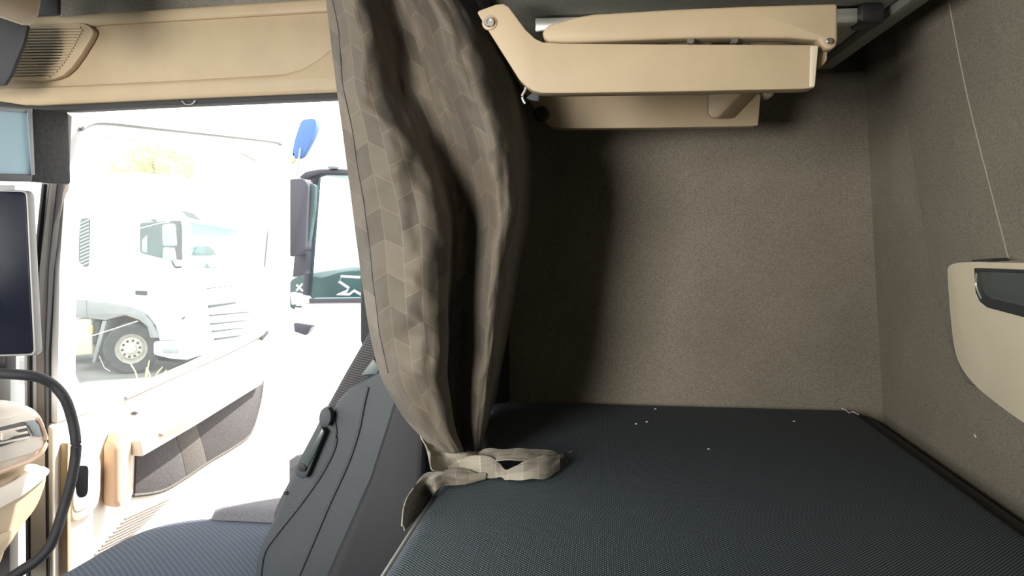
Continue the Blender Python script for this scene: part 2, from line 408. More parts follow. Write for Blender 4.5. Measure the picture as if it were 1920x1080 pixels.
# far side wall of the sleeper, behind the door opening
struct(box('wall_far', (-0.20, WY, FLOOR), (XR + 0.06, WY + 0.05, CEIL), 'wall_carpet', bev=0.002))
struct(box('trim_2', (-0.38, 1.60, FLOOR), (-0.20, 1.70, CEIL), 'navy_black', bev=0.012)); bpy.data.objects['trim_2']['label'] = 'dark door pillar behind the curtain'
struct(box('wall_far_upper', (XF, 1.668, 1.55), (-0.38, 1.72, CEIL), 'roof_carpet', bev=0.002))
# rear wall leans a little
RWN = Vector((1, 0, 0.05)).normalized(); RWP = Vector((XR, 0, 0.84))
def rw(px, py, off=0.0): return atp(px, py, RWP - RWN * off, RWN)
def rwx(z): return XR - (z - 0.84) * 0.05
A = [Vector((rwx(FLOOR), DY - 0.05, FLOOR)), Vector((rwx(FLOOR), WY, FLOOR)), Vector((rwx(CEIL), WY, CEIL)), Vector((rwx(CEIL), DY - 0.05, CEIL))]
wall_rear = struct(prism('wall_rear', A, (0.07, 0, 0), 'wall_carpet', bev=0))
# quilted panel that stands proud of it, and its pale welt
pan = [(1697, -60), (1702, 120), (1713, 200), (1730, 300), (1746, 400), (1760, 480), (1778, 560), (1800, 640), (1830, 720)]
P = [rw(x, y, 0.0) for x, y in pan]
P = smoothpath(P, 4) + [Vector((rwx(0.98), -0.5, 0.98)), Vector((rwx(2.0), -0.5, 2.0)), Vector((rwx(2.0), P[0].y, 2.0))]
prism('rear_panel', P, (-0.018, 0, 0), 'wall_carpet', wall_rear, bev=0.010, seg=3)
P = smoothpath([rw(x, y, 0.0185) for x, y in ((1772, -40), (1782, 20), (1799, 110), (1818, 200), (1843, 300), (1869, 400), (1896, 505))], 6)
tube('welt', P, 0.0009, 'welt_cloth', wall_rear, 6)
# driver side wall with an assumed window opening, out of view behind the camera
wl = struct(box('wall_driver', (-0.60, DY - 0.05, FLOOR), (XR + 0.06, DY, CEIL), 'dark_grey_fabric', bev=0))
struct(box('wall_driver_upper', (XF, DY - 0.05, 1.60), (-0.60, DY, CEIL), 'dark_grey_fabric', bev=0))
struct(box('wall_driver_lower', (XF, DY - 0.05, FLOOR), (-0.60, DY, 0.96), 'dark_grey_fabric', bev=0))
struct(box('window_2_assumed', (XF, DY - 0.035, 0.96), (-0.55, DY - 0.03, 1.60), 'windscreen_glass', bev=0))  # assumed, unseen pane in the opening that holds the added lamp
struct(box('wall_front', (XF - 0.05, DY, FLOOR), (XF, WY, 0.98), 'dark_grey_fabric', bev=0))
struct(box('wall_front_upper', (XF - 0.05, DY, 1.82), (XF, WY, CEIL), 'dark_grey_fabric', bev=0))
struct(box('window_1', (XF - 0.03, DY, 0.98), (XF - 0.024, 1.56, 1.82), 'windscreen_glass', bev=0))

# ---- passenger A-pillar: painted post, sealing strips
ap = empty('trim_1', (-1.25, 1.62, FLOOR)); struct(ap); ap['label'] = 'white painted door pillar with ribbed rubber seals'
def polyY(pts, Y): return [atY(x, y, Y) for x, y in pts]
post = [(110, 212), (126, 212), (121, 345), (116, 660), (112, 1200), (84, 1200), (82, 660), (88, 500), (108, 345)]
prism('painted_post', polyY(post, 1.63), (0, 0.05, 0), 'white_paint', ap, bev=0.006)
seal = [(99, 212), (113, 212), (108, 345), (90, 500), (83, 660), (88, 1200), (72, 1200), (68, 660), (73, 500), (92, 345)]
prism('seal', polyY(seal, 1.60), (0, 0.04, 0), 'brown_rubber', ap, bev=0.004)
lip = [(107, 212), (113, 212), (109, 345), (92, 500), (86, 660), (92, 1200), (87, 1200), (81, 660), (87, 500), (105, 345)]
prism('seal_lip', polyY(lip, 1.592), (0, 0.02, 0), 'black_rubber', ap, bev=0.003)
inner = [(82, 212), (99, 212), (92, 345), (73, 500), (68, 660), (72, 1200), (48, 1200), (44, 660), (60, 500), (76, 345)]
prism('inner_flange', polyY(inner, 1.61), (0, 0.04, 0), 'truck_grey', ap, bev=0.004)
lip2 = [(78, 345), (83, 345), (67, 500), (55, 660), (58, 1200), (53, 1200), (50, 660), (62, 500)]
prism('flange_edge', polyY(lip2, 1.60), (0, 0.02, 0), 'black_rubber', ap, bev=0.002)
# what shows of the windscreen side frame, further forward
prism('corner_post', polyY([(-40, 345), (28, 345), (20, 700), (18, 1200), (-40, 1200)], 1.655), (0, 0.03, 0), 'truck_grey', ap, bev=0.006)

# ---- beige header panel over the door, with the loudspeaker grille
hd = empty('trim_3', atY(330, 195, 1.62)); struct(hd); hd['label'] = 'beige plastic header panel above the open door with round speaker grille'
HP = [(-60, 36), (80, 31), (340, 14), (610, -4), (800, -16), (800, 150), (632, 172), (300, 186), (70, 198), (40, 197), (0, 190), (-60, 182)]
prism('panel', polyY(HP, 1.615), (0, 0.05, 0), 'beige_plastic', hd, bev=0.006)
LB = [(-60, 166), (120, 160), (330, 150), (530, 138), (565, 128), (592, 112), (618, 92), (660, 80), (800, 70), (800, 150), (632, 172), (300, 186), (70, 197), (40, 196), (0, 190), (-60, 182)]
prism('lower_band', polyY(LB, 1.600), (0, 0.03, 0), 'beige_plastic', hd, bev=0.009, seg=3, ang=40)
UB = [(-60, 34), (80, 31), (340, 14), (610, -4), (800, -16), (800, 9), (610, 22), (340, 38), (200, 46), (150, 52), (-60, 60)]
prism('upper_band', polyY(UB, 1.606), (0, 0.03, 0), 'beige_plastic', hd, bev=0.007, seg=3, ang=40)
SB = [(0, 190), (40, 197), (70, 199), (300, 187), (632, 173), (800, 163), (800, 174), (632, 184), (300, 198), (130, 207), (60, 206), (0, 203), (-60, 196), (-60, 182)]
prism('rubber_strip', polyY(SB, 1.612), (0, 0.04, 0), 'black_rubber', hd, bev=0.003)
tube('wire_clip', smoothpath([atY(x, y, 1.60) for x, y in ((341, 189), (347, 195), (354, 196), (361, 194), (366, 188))], 5), 0.0012, 'light_metal', hd, 6)
# grille
GY = 1.594
GO = [(8, 148), (50, 47), (145, 42), (158, 44), (168, 49), (175, 57), (174, 64), (168, 76), (150, 105), (133, 128), (118, 141), (100, 148), (78, 151)]
gr = prism('speaker_grille', polyY(GO, GY), (0, 0.018, 0), 'beige_plastic', hd, bev=0.0025, seg=2, ang=25)
lathe('speaker_cone', [(0, 0), (0.040, 0), (0.040, 0.002), (0, 0.002)], atY(87, 91, GY - 0.0005), (0, -1, 0), 'black_plastic', gr, 32)
for k in range(18):
    yy = 52 + k * 5.45
    xr = interp([(50, 152), (58, 157), (70, 150), (90, 140), (110, 128), (125, 117), (135, 108), (145, 95)], yy)
    xl = 48 - (yy - 48) * 0.42
    P = [atY(xl, yy, GY), atY(xr, yy - 1.5, GY), atY(xr - 1, yy + 2.0, GY), atY(xl, yy + 3.2, GY)]
    prism('slat', P, (0, -0.0045, 0), 'beige_plastic', gr, bev=0.0008, seg=1)

# ================================================================== PASSENGER DOOR (open)
TH = math.radians(85)
H0 = Vector((-1.215, 1.615, 0)); DDIR = Vector((math.cos(TH), math.sin(TH), 0)); DN = Vector((math.sin(TH), -math.cos(TH), 0))
def dp(px, py, off=0.0): return atp(px, py, H0 + DN * off, DN)
def dpoly(pts, off=0.0): return [dp(x, y, off) for x, y in pts]
dr = empty('door_1', H0 + Vector((0, 0, 0.1))); struct(dr); dr['label'] = 'open passenger door with ivory trim and grey cloth insert'
# geometry along the door: s = distance from hinge, z
def dl(s, z, off=0.0): return H0 + DDIR * s + DN * off + Vector((0, 0, z))
# lower body, trimmed at the slanting sill
S_END = 1.10
def s_of(px): 
    p = dp(px, 430); return (p - H0).dot(DDIR)
S_END = s_of(545)
zs0 = dp(118, 790).z; zs1 = dp(500, 624).z
body = [dl(-0.02, -0.15), dl(S_END, -0.15), dl(S_END, zs1 + 0.02), dl(s_of(500), zs1), dp(392, 678), dp(250, 742), dl(0.10, zs0), dl(-0.02, zs0)]
prism('door_body', body, -DN * 0.07, 'ivory_plastic', dr, bev=0.012, seg=3)
# window frame: top rail, rear post, front post
top = [dp(128, 262), dp(150, 240), dp(170, 232), dp(200, 229), dp(510, 264), dp(530, 272), dp(545, 282), dl(S_END, zs1), dl(s_of(500), zs1), dp(500, 330), dp(492, 300), dp(470, 288), dp(200, 256), dp(175, 258), dp(160, 272), dp(150, 300), dp(125, 660), dl(0.10, zs0), dl(-0.01, zs0), dp(112, 500)]
prism('window_frame', top, -DN * 0.045, 'white_paint', dr, bev=0.005)
gl = [dp(158, 270), dp(180, 252), dp(470, 284), dp(505, 310), dl(s_of(508), zs1 - 0.02), dl(0.05, zs0 - 0.02), dp(122, 640)]
prism('window_pane', [p - DN * 0.022 for p in gl], -DN * 0.004, 'dusty_glass', dr, bev=0)
# seal line on the frame
tube('frame_seal', smoothpath([dp(x, y, 0.003) for x, y in ((152, 243), (170, 233), (200, 230), (300, 241), (400, 252), (510, 265), (528, 271))], 4), 0.0045, 'truck_grey', dr, 6)
tube('sill_seal', [dp(x, y, 0.004) for x, y in ((235, 747), (300, 718), (392, 677), (440, 655), (480, 634), (500, 622))], 0.006, 'truck_grey', dr, 6)
tube('channel_strip', [dp(x, y, 0.0) for x, y in ((503, 432), (500, 470), (497, 500))], 0.005, 'truck_grey', dr, 6)
prism('sill_clip', dpoly([(486, 634), (499, 620), (500, 625), (488, 638)], 0.006), DN * 0.008, 'truck_dark', dr, bev=0.001)
# thin white streaks on the pane
tube('pane_streak', [dp(x, y, -0.019) for x, y in ((158, 634), (200, 621), (258, 602))], 0.0012, 'white_paint', dr, 5)
tube('pane_streak', [dp(x, y, -0.019) for x, y in ((262, 428), (296, 419), (318, 416))], 0.0016, 'white_paint', dr, 5)
tube('pane_streak', [dp(x, y, -0.019) for x, y in ((186, 668), (196, 690), (206, 696))], 0.0008, 'white_paint', dr, 5)
# cloth insert in three pieces
ci_ = [(250, 928), (253, 868), (330, 825)], 
prism('cloth_piece', dpoly([(250, 928), (253, 848), (324, 804), (328, 824), (338, 852), (347, 894), (314, 914), (285, 924)], 0.0), DN * 0.006, 'cloth_grey', dr, bev=0.002)
prism('cloth_piece', dpoly([(328, 824), (324, 804), (362, 782), (367, 801), (377, 834), (386, 868), (347, 894), (338, 852)], 0.0), DN * 0.0062, 'cloth_taupe', dr, bev=0.002)
prism('cloth_piece', dpoly([(367, 801), (362, 782), (487, 704), (493, 716), (485, 760), (470, 809), (448, 831), (386, 868), (377, 834)], 0.0), DN * 0.006, 'cloth_grey', dr, bev=0.002)
tube('insert_edge', smoothpath([dp(x, y, 0.004) for x, y in ((250, 929), (285, 925), (314, 916), (350, 894), (387, 869), (448, 832), (471, 809), (486, 760), (492, 723))], 4), 0.005, 'cloth_taupe', dr, 6)
# the ledge above it throws the shade on the cloth
led = [dp(238, 862), dp(366, 788), dp(494, 708), dp(500, 694), dp(400, 746), dp(300, 800), dp(234, 840)]
led_px = [(268, 857, .07), (367, 799, .06), (492, 721, .03), (500, 700, .03), (400, 752, .055), (300, 806, .07), (264, 826, .07)]
loft('arm_ledge', [dp(x, y, o) for x, y, o in led_px], [dp(x, y, o) - DN * o for x, y, o in led_px], 'ivory_plastic', dr, bev=0.006, seg=3)
prism('pull_recess_shade', dpoly([(297, 812), (382, 757), (398, 758), (388, 770), (305, 818)], 0.070), DN * 0.006, 'peach_plastic_and_shade', dr, bev=0.001)  # peach strip painted as the shadowed face of the recess
prism('lock_pin_hole', dpoly([(243, 775), (250, 771), (258, 774), (251, 779)], 0.001), DN * 0.004, 'black_plastic', dr, bev=0.0005)
# upright pull handle
hh = [(203, 803), (216, 803), (222, 820), (220, 868), (213, 905), (200, 953), (189, 944), (190, 838)]
prism('pull_handle', dpoly(hh, 0.0), DN * 0.045, 'peach_plastic_and_shade', dr, bev=0.014, seg=3)
# storage end with dark slot
pk = rnd(dpoly([(128, 846), (172, 846), (182, 862), (180, 935), (168, 958), (138, 978), (126, 972)], 0.0), 0.03)
prism('end_panel', pk, DN * 0.012, 'pale_beige_plastic', dr, bev=0.005)
prism('end_panel_rim', rnd(dpoly([(136, 856), (168, 856), (175, 868), (174, 928), (164, 948), (140, 962), (134, 950)], 0.010), 0.02), DN * 0.005, 'ivory_plastic', dr, bev=0.002)
prism('slot', rnd(dpoly([(139, 878), (146, 873), (162, 873), (165, 878), (164, 922), (160, 931), (148, 933), (143, 926)], 0.0145), 0.008), DN * 0.002, 'void_black', dr, bev=0.0008)
prism('edge_strip', dpoly([(113, 830), (120, 826), (122, 880), (119, 950), (122, 1080), (124, 1200), (113, 1200), (112, 900)], 0.0), DN * 0.02, 'beige_plastic', dr, bev=0.004)
prism('wedge_shade', dpoly([(449, 866), (461, 831), (484, 836), (466, 852)], 0.0), DN * 0.004, 'peach_plastic_and_shade', dr, bev=0.0015)  # peach wedge painted as a shadow on the trim
# loudspeaker slots low on the door
for k in range(9):
    x0, y0 = 178 + k * 7.0, 1040 - k * 8.4
    tube('grille_bar', [dp(x0, y0, 0.002), dp(x0 + 70 + k * 2.0, y0 - 34 - k * 0.6, 0.002)], 0.0022, 'grille_brown', dr, 6)

# ================================================================== LOWER BUNK
bk = empty('lower_bunk', (0.13, 0.5, FLOOR)); tag(bk, 'lower sleeping bunk with dark woven mattress along the rear wall', 'bunk')
BX0, BX1, BY0, BY1 = -0.238, 0.512, -0.55, 1.640
box('bunk_base', (BX0 + 0.02, BY0, FLOOR), (XR, 1.648, BED_Z - 0.16), 'navy_black', bk, bev=0.01)
# mattress: rounded slab with a slightly crowned top
bm = bmesh.new(); add_box(bm, ((BX0 + BX1) / 2, (BY0 + BY1) / 2, BED_Z - 0.075), (BX1 - BX0, BY1 - BY0, 0.15))
bmesh.ops.recalc_face_normals(bm, faces=bm.faces[:]); do_bevel(bm, 0.026, 4)
mt = build('mattress', bm, 'mattress_weave', bk, 60)
def bed(px, py, dz=0.0): return atZ(px, py, BED_Z + dz)
pz = BED_Z - 0.012
tube('piping', [(BX0 + 0.004, BY0 + 0.03, pz), (BX0 + 0.004, BY1 - 0.03, pz)], 0.0042, 'grey_metal', mt, 8)
tube('lower_piping', [(BX0 - 0.001, BY0 + 0.03, BED_Z - 0.13), (BX0 - 0.001, BY1 - 0.03, BED_Z - 0.13)], 0.0042, 'black_rubber', mt, 8)
# dark roll standing in for the soft shadow in the wall gap
tube('rear_gap_shade', [(BX1 + 0.018, BY0, BED_Z - 0.040), (BX1 + 0.018, 1.644, BED_Z - 0.040)], 0.024, 'black_rubber', bk, 12)

# ================================================================== UPPER BUNK
ub = empty('upper_bunk', (0.12, 0.5, 1.53)); tag(ub, 'folding upper bunk with grey felt underside and metal edge rail', 'bunk')
UZ = 1.53
box('bunk_board', (-0.16, -0.55, UZ), (0.425, 1.60, UZ + 0.05), 'bunk_underside_felt', ub, bev=0.008)
box('rear_rail', (0.425, -0.55, UZ - 0.012), (0.452, 1.60, UZ + 0.05), 'grey_metal', ub, bev=0.003)
box('front_rail', (-0.18, -0.55, UZ - 0.006), (-0.155, 1.60, UZ + 0.06), 'navy_black', ub, bev=0.004)
box('upper_mattress', (-0.15, -0.54, UZ + 0.05), (0.44, 1.59, UZ + 0.17), 'dark_grey_fabric', ub, bev=0.02)
# crossbar with its end socket
cb0 = atY(1004, 56, 1.20); cb1 = atY(1611, 30, 1.20)
box('crossbar', (cb0.x, 1.19, cb1.z - 0.012), (cb1.x, 1.215, cb1.z + 0.010), 'light_metal', ub, bev=0.003)
box('crossbar_socket', (cb1.x - 0.006, 1.178, cb1.z - 0.016), (cb1.x + 0.03, 1.228, UZ), 'black_plastic', ub, bev=0.006)

# ================================================================== FOLDED LADDER
ld = empty('bunk_ladder', atY(1250, 172, 1.2)); tag(ld, 'folded beige plastic ladder hanging under the upper bunk', 'ladder')
LY = 1.05
rail = [(895, 24), (897, 20), (930, 8), (944, 7), (954, 13), (985, 55), (1003, 72), (1018, 79), (1052, 81), (1259, 83), (1535, 84), (1528, 163), (1524, 165), (1505, 166.5), (1240, 172), (1052, 174.5), (1014, 174), (1000, 170.5), (988, 163), (973, 148), (935, 88)]
lower = prism('side_rail', polyY(rail, LY), (0, 0.03, 0), 'beige_plastic', ld, bev=0.004, seg=3, ang=40)
upper = [(1017, 62), (1020, 54), (1030, 46), (1077, 32), (1113, 26), (1260, 17), (1400, 11), (1571, 6), (1571, 74), (1568, 86), (1561, 92.5), (1549, 92), (1541, 85), (1536, 75), (1480, 71), (1350, 70.5), (1240, 73), (1101, 79), (1060, 80), (1028, 78), (1019, 72)]
up = prism('folding_rail', polyY(upper, LY + 0.002), (0, 0.03, 0), 'beige_plastic', ld, bev=0.004, seg=3, ang=40)
b0 = atY(918, 43, LY)
prism('bolt_seat', [b0 + Vector((math.cos(a) * 0.0105, 0.001, math.sin(a) * 0.0105)) for a in [k * math.pi / 12 for k in range(24)]], (0, -0.003, 0), 'beige_plastic', lower, bev=0.0015)
lathe('bolt', [(0, 0.0), (0.0068, 0.0), (0.0068, 0.004), (0.006, 0.0055), (0.0035, 0.0055), (0.003, 0.003), (0, 0.003)], b0 + Vector((0, -0.0022, 0)), (0, -1, 0), 'steel', lower, 20)
lathe('hinge_pin', [(0, 0), (0.0042, 0), (0.0042, 0.003), (0.003, 0.004), (0, 0.004)], atY(1554.5, 77.5, LY), (0, -1, 0), 'steel', up, 16)
prism('hinge_tongue', polyY([(1537, 98), (1552, 92), (1551, 112), (1545, 121), (1535, 128), (1532, 120)], LY + 0.02), (0, 0.02, 0), 'beige_plastic', lower, bev=0.002)
prism('end_cap', polyY([(1520, 86), (1534.5, 86), (1528, 162), (1518, 163)], LY - 0.0012), (0, 0.004, 0), 'pale_beige_plastic', lower, bev=0.001)
# far pair of rails
FY = 1.42
def shift_far(pts):   # the same rail profile, moved back along the ladder's width
    return [p + Vector((0, FY - LY, 0)) for p in polyY(pts, LY)]
fr_ = prism('side_rail', shift_far(rail), (0, 0.03, 0), 'beige_plastic', ld, bev=0.004, seg=3, ang=40)
prism('folding_rail', shift_far(upper), (0, 0.03, 0), 'beige_plastic', ld, bev=0.004, seg=3, ang=40)
fb = fr_.location
# treads between the rails
for x in (0.0, 0.12, 0.23):
    box('tread', (x - 0.03, LY + 0.03, 1.455), (x + 0.03, FY, 1.47), 'beige_plastic', ld, bev=0.004)
for x, y in ((1294, 77), (1376, 76)):
    q = atY(x, y, LY + 0.01); lathe('rivet', [(0, -0.005), (0.005, -0.005), (0.005, 0.006), (0, 0.006)], q, (0, -1, 0), 'steel', ld, 12)
# slanting brace to the far rail
A = [atY(1328, 150, 1.37), atY(1400, 150, 1.37), atY(1392, 172, 1.37), atY(1346, 221, 1.37), atY(1334, 221, 1.37), atY(1328, 214, 1.37)]
B = [atY(1326, 150, 1.425), atY(1446, 150, 1.425), atY(1428, 172, 1.425), atY(1380, 222, 1.425), atY(1334, 222, 1.425), atY(1326, 214, 1.425)]
loft('brace', A, B, 'beige_plastic', ld, bev=0.003)
# hook and knob by the curtain
tube('hook', smoothpath([atY(x, y, 1.16) for x, y in ((987, 160), (984, 170), (979, 180), (982, 190), (985, 194))], 4), 0.0022, 'light_metal', ld, 8)
prism('catch', polyY([(985, 184), (1000, 172), (1012, 172), (1009, 190), (996, 188)], 1.17), (0, 0.02, 0), 'grey_plastic', ld, bev=0.001)
kn = empty('latch_knob', atY(1018, 215, 1.60)); 
bpy.data.objects.remove(kn)
lathe('latch_knob', [(0, 0), (0.014, 0), (0.014, 0.012), (0.010, 0.018), (0, 0.018)], atY(1016, 215, 1.417), (0, -1, 0), 'black_plastic', ld, 18)

# ================================================================== CURTAIN
HT = 0.0
rows = [-140, -60, 0, 75, 150, 225, 300, 375, 450, 525, 600, 660, 710, 750, 785, 812, 832, 848]
Lx = [(-140, 596), (-60, 606), (0, 612), (150, 630), (300, 650), (450, 669), (600, 690), (660, 702), (710, 716), (750, 738), (785, 760), (812, 784), (832, 806), (848, 822)]
Rx = [(-140, 800), (-60, 845), (0, 884), (75, 922), (150, 955), (225, 975), (300, 983), (375, 981), (450, 970), (525, 957), (600, 945), (660, 935), (710, 926), (750, 919), (785, 912), (812, 907), (832, 904), (848, 902)]
# fold profile over s: (s, horizontal fraction, depth Y)
prof_top = [(0.00, 0.00, 1.115), (0.06, 0.055, 1.09), (0.14, 0.16, 1.06), (0.21, 0.26, 1.07), (0.28, 0.33, 1.11), (0.34, 0.37, 1.14), (0.42, 0.44, 1.16), (0.50, 0.53, 1.15), (0.57, 0.60, 1.135), (0.64, 0.68, 1.105), (0.70, 0.76, 1.095), (0.77, 0.85, 1.105), (0.84, 0.93, 1.15), (0.90, 0.975, 1.21), (0.95, 1.0, 1.30), (1.0, 1.04, 1.653)]
prof_bot = [(0.00, 0.00, 1.115), (0.06, 0.09, 1.075), (0.14, 0.24, 1.04), (0.21, 0.39, 1.03), (0.28, 0.51, 1.045), (0.34, 0.58, 1.09), (0.40, 0.585, 1.15), (0.46, 0.60, 1.19), (0.52, 0.66, 1.20), (0.58, 0.73, 1.185), (0.64, 0.80, 1.15), (0.70, 0.86, 1.12), (0.77, 0.92, 1.12), (0.84, 0.96, 1.14), (0.90, 0.985, 1.18), (0.95, 1.0, 1.25), (1.0, 1.05, 1.653)]
NJ = 96; NI = 120
P = []; UV = []
ph = [(s, f) for s, f, y in prof_top]; py_ = [(s, y) for s, f, y in prof_top]
bh = [(s, f) for s, f, y in prof_bot]; by_ = [(s, y) for s, f, y in prof_bot]
for i in range(NI + 1):
    y = -140 + (848 + 140) * (i / NI); row = []; uvr = []
    k = min(max((y - 140) / 330.0, 0), 1); k = k * k * (3 - 2 * k)
    squeeze = min(max((y - 700) / 148.0, 0), 1)
    lx, rx = interp_c(Lx, y), interp_c(Rx, y)
    for j in range(NJ + 1):
        s = j / NJ
        f = interp_c(ph, s) * (1 - k) + interp_c(bh, s) * k
        Y = interp_c(py_, s) * (1 - k) + interp_c(by_, s) * k
        Y = Y * (1 - 0.55 * squeeze) + (1.13 + 0.10 * s) * 0.55 * squeeze
        wob = noise.noise(Vector((s * 5, y * 0.006, 3.1))) * 0.012 + noise.noise(Vector((s * 13, y * 0.013, 7.7))) * 0.007 + noise.noise(Vector((s * 26, y * 0.03, 1.7))) * 0.004
        edge = min(1, s / 0.05)
        Y += wob * (0.3 + 0.7 * edge)
        # diagonal creases in the front flap
        if 0.03 < s < 0.32:
            for (yc, sl_, am) in ((210, 500, 0.006), (330, -420, 0.006), (520, 350, 0.007), (585, 420, 0.006), (690, 300, 0.006)):
                d = (y - (yc + sl_ * (s - 0.15))) / 16.0
                Y -= am * math.exp(-d * d) * math.sin(math.pi * (s - 0.03) / 0.29)
        px = lx + (rx - lx) * f + noise.noise(Vector((s * 3, y * 0.01, 11))) * 6 * (edge if s < .9 else 0)
        p = atY(px, y, Y)
        kz = min(max((p.z - 1.40) / 0.10, 0), 1); lim = -0.187 * kz + 0.2 * (1 - kz)
        if p.x > lim: p.x = lim
        if p.x > BX0 - 0.01: p.z = max(p.z, BED_Z + 0.004)
        row.append(p); uvr.append((s * 0.62, (848 - y) * 0.00088))
    P.append(row); UV.append(uvr)
curtain = grid('sleeper_curtain', P, 'curtain_cloth', None, 0.0016, UV)
tag(curtain, 'taupe sleeper curtain with tone-on-tone block pattern, bunched beside the open door', 'curtain')
# stitched hem along the leading edge
hemline = []
for i in range(0, int(NI * 0.86), 1):
    r_ = P[i]; hemline.append(r_[5] + (CAM - r_[5]).normalized() * 0.0016)
tube('hem_stitch', hemline, 0.0011, 'navy_black', curtain, 5)
# lower end: neck pulled over the mattress edge, tail lying on the bunk, loop over the edge
def ribbon(name, A, B, ny=12, nx=30, bow=0.0, uvo=(0, 0), wob=0.004, seed=0.0):
    A = smoothpath(A, 10); B = smoothpath(B, 10); n = min(len(A), len(B)); P = []; U = []
    for i in range(n):
        row = []; ur = []
        for j in range(ny + 1):
            t = j / ny; p = A[i].lerp(B[i], t)
            p = p + UP * (bow * math.sin(math.pi * t)) + UP * noise.noise(Vector((i * 0.12, t * 4, seed))) * wob
            row.append(p); ur.append((uvo[0] + i / n * 0.30, uvo[1] + t * 0.16))
        P.append(row); U.append(ur)
    return grid(name, P, 'curtain_cloth_pale', curtain, 0.0016, U)
# neck funnel from the gathered curtain to the mattress
top_pts = [atY(786, 812, 1.13), atY(806, 830, 1.12), atY(840, 846, 1.11), atY(875, 850, 1.12), atY(902, 846, 1.17)]
bot_pts = [atY(806, 850, 1.08), atY(812, 884, 1.06), bed(850, 884, 0.010), bed(895, 880, 0.012), bed(930, 868, 0.016)]
ribbon('curtain_neck', top_pts, bot_pts, seed=1.3)
# upper lip of the tail
ribbon('curtain_tail', [bed(872, 862, 0.012), bed(905, 846, 0.03), bed(950, 842, 0.036), bed(1000, 842, 0.03), bed(1040, 849, 0.016), bed(1056, 852, 0.006)],
       [bed(866, 884, 0.010), bed(905, 868, 0.022), bed(940, 862, 0.030), bed(985, 862, 0.026), bed(1030, 862, 0.014), bed(1056, 858, 0.006)], seed=4.1, uvo=(0.1, 0.3))
# bright lower part with the fold in it
ribbon('curtain_tail', [bed(822, 880, 0.014), bed(868, 862, 0.026), bed(918, 856, 0.034), bed(938, 876, 0.018), bed(952, 888, 0.010), bed(985, 866, 0.026), bed(1020, 856, 0.024), bed(1050, 856, 0.012)],
       [bed(838, 898, 0.004), bed(872, 893, 0.004), bed(918, 894, 0.005), bed(940, 896, 0.004), bed(952, 898, 0.004), bed(985, 901, 0.005), bed(1022, 897, 0.005), bed(1049, 880, 0.005)], bow=0.008, seed=8.8, uvo=(0.0, 0.5))
# loop that slides over the front edge of the mattress
fx = BX0 - 0.012
def fe(px, py): return atX(px, py, fx)
ribbon('curtain_loop', [bed(912, 894, 0.006), bed(870, 882, 0.014), bed(832, 884, 0.014), fe(794, 892), fe(772, 920), fe(757, 950), fe(753, 985)],
       [bed(910, 898, 0.003), bed(872, 908, 0.004), bed(838, 910, 0.006), bed(815, 922, 0.004), fe(800, 938), fe(784, 966), fe(758, 996)], bow=0.005, seed=2.2, uvo=(0.2, 0.1))
tube('loose_thread', smoothpath([bed(x, y, 0.006) for x, y in ((1052, 850), (1062, 847), (1070, 846), (1066, 850), (1074, 845))], 4), 0.0005, 'curtain_cloth', curtain, 5)

# ================================================================== PASSENGER SEAT
st = empty('passenger_seat', (-0.66, 1.25, FLOOR)); tag(st, 'passenger seat with blue-grey cushion and reclined grey-shelled backrest', 'seat')
box('seat_pedestal', (-0.85, 1.06, FLOOR), (-0.48, 1.44, 0.44), 'grey_plastic_dark', st, bev=0.02)
# cushion: crowned slab
CX0, CX1, CY0, CY1, CZ = -0.93, -0.52, 1.06, 1.50, 0.62
def cushion(name, outline, z0, z1, material, crown=0.015, inset=0.045):
    bm = bmesh.new(); c = sum(outline, Vector()) / len(outline); rings = []
    for (k, z) in ((0.985, z0), (1.0, z0 + 0.02), (1.0, z1 - 0.05), (0.985, z1 - 0.022), (0.95, z1 - 0.006), (0.88, z1), (0.6, z1 + crown * 0.7), (0.3, z1 + crown)):
        rings.append([bm.verts.new(Vector((c.x + (p.x - c.x) * k, c.y + (p.y - c.y) * k, z))) for p in outline])
    n = len(outline)
    for a, b in zip(rings, rings[1:]):
        for i in range(n): bm.faces.new([a[i], a[(i + 1) % n], b[(i + 1) % n], b[i]])
    bm.faces.new(rings[-1]); bm.faces.new(rings[0][::-1])
    return build(name, bm, material, st, 60)
ol = rnd([Vector((CX0, CY0, 0)), Vector((CX1, CY0, 0)), Vector((CX1, CY1, 0)), Vector((CX0 + 0.03, CY1, 0))], [0.12, 0.03, 0.03, 0.16], 8)
cu = cushion('cushion', ol, 0.46, CZ, 'seat_weave')
ol = rnd([Vector((-0.80, 1.455, 0)), Vector((-0.40, 1.455, 0)), Vector((-0.40, 1.565, 0)), Vector((-0.74, 1.565, 0))], [0.05, 0.02, 0.02, 0.09], 8)
cushion('side_bolster', ol, 0.46, CZ + 0.022, 'seat_bolster', 0.006)
# backrest: cloth pad seen edge-on plus hard shell
SY = 1.16
def sp_(pts, Y=SY): return [atY(x, y, Y) for x, y in pts]
pad = [(700, 560), (690, 622), (645, 700), (600, 782), (560, 865), (525, 930), (508, 965), (512, 1010), (545, 1000), (600, 880), (660, 760), (720, 690), (760, 620), (740, 560)]
prism('backrest_pad', sp_(pad, SY + 0.02), (0, 0.32, 0), 'seat_side_weave', st, bev=0.012, seg=3)
shell = [(742, 668), (716, 694), (688, 708), (655, 728), (632, 752), (622, 772), (606, 768), (600, 785), (560, 862), (556, 880), (536, 918), (512, 975), (488, 1022), (478, 1060), (474, 1140), (760, 1140), (775, 1000), (790, 860), (780, 700)]
sh = prism('backrest_shell', sp_(shell, SY), (0, 0.36, 0), 'grey_plastic', st, bev=0.016, seg=3)
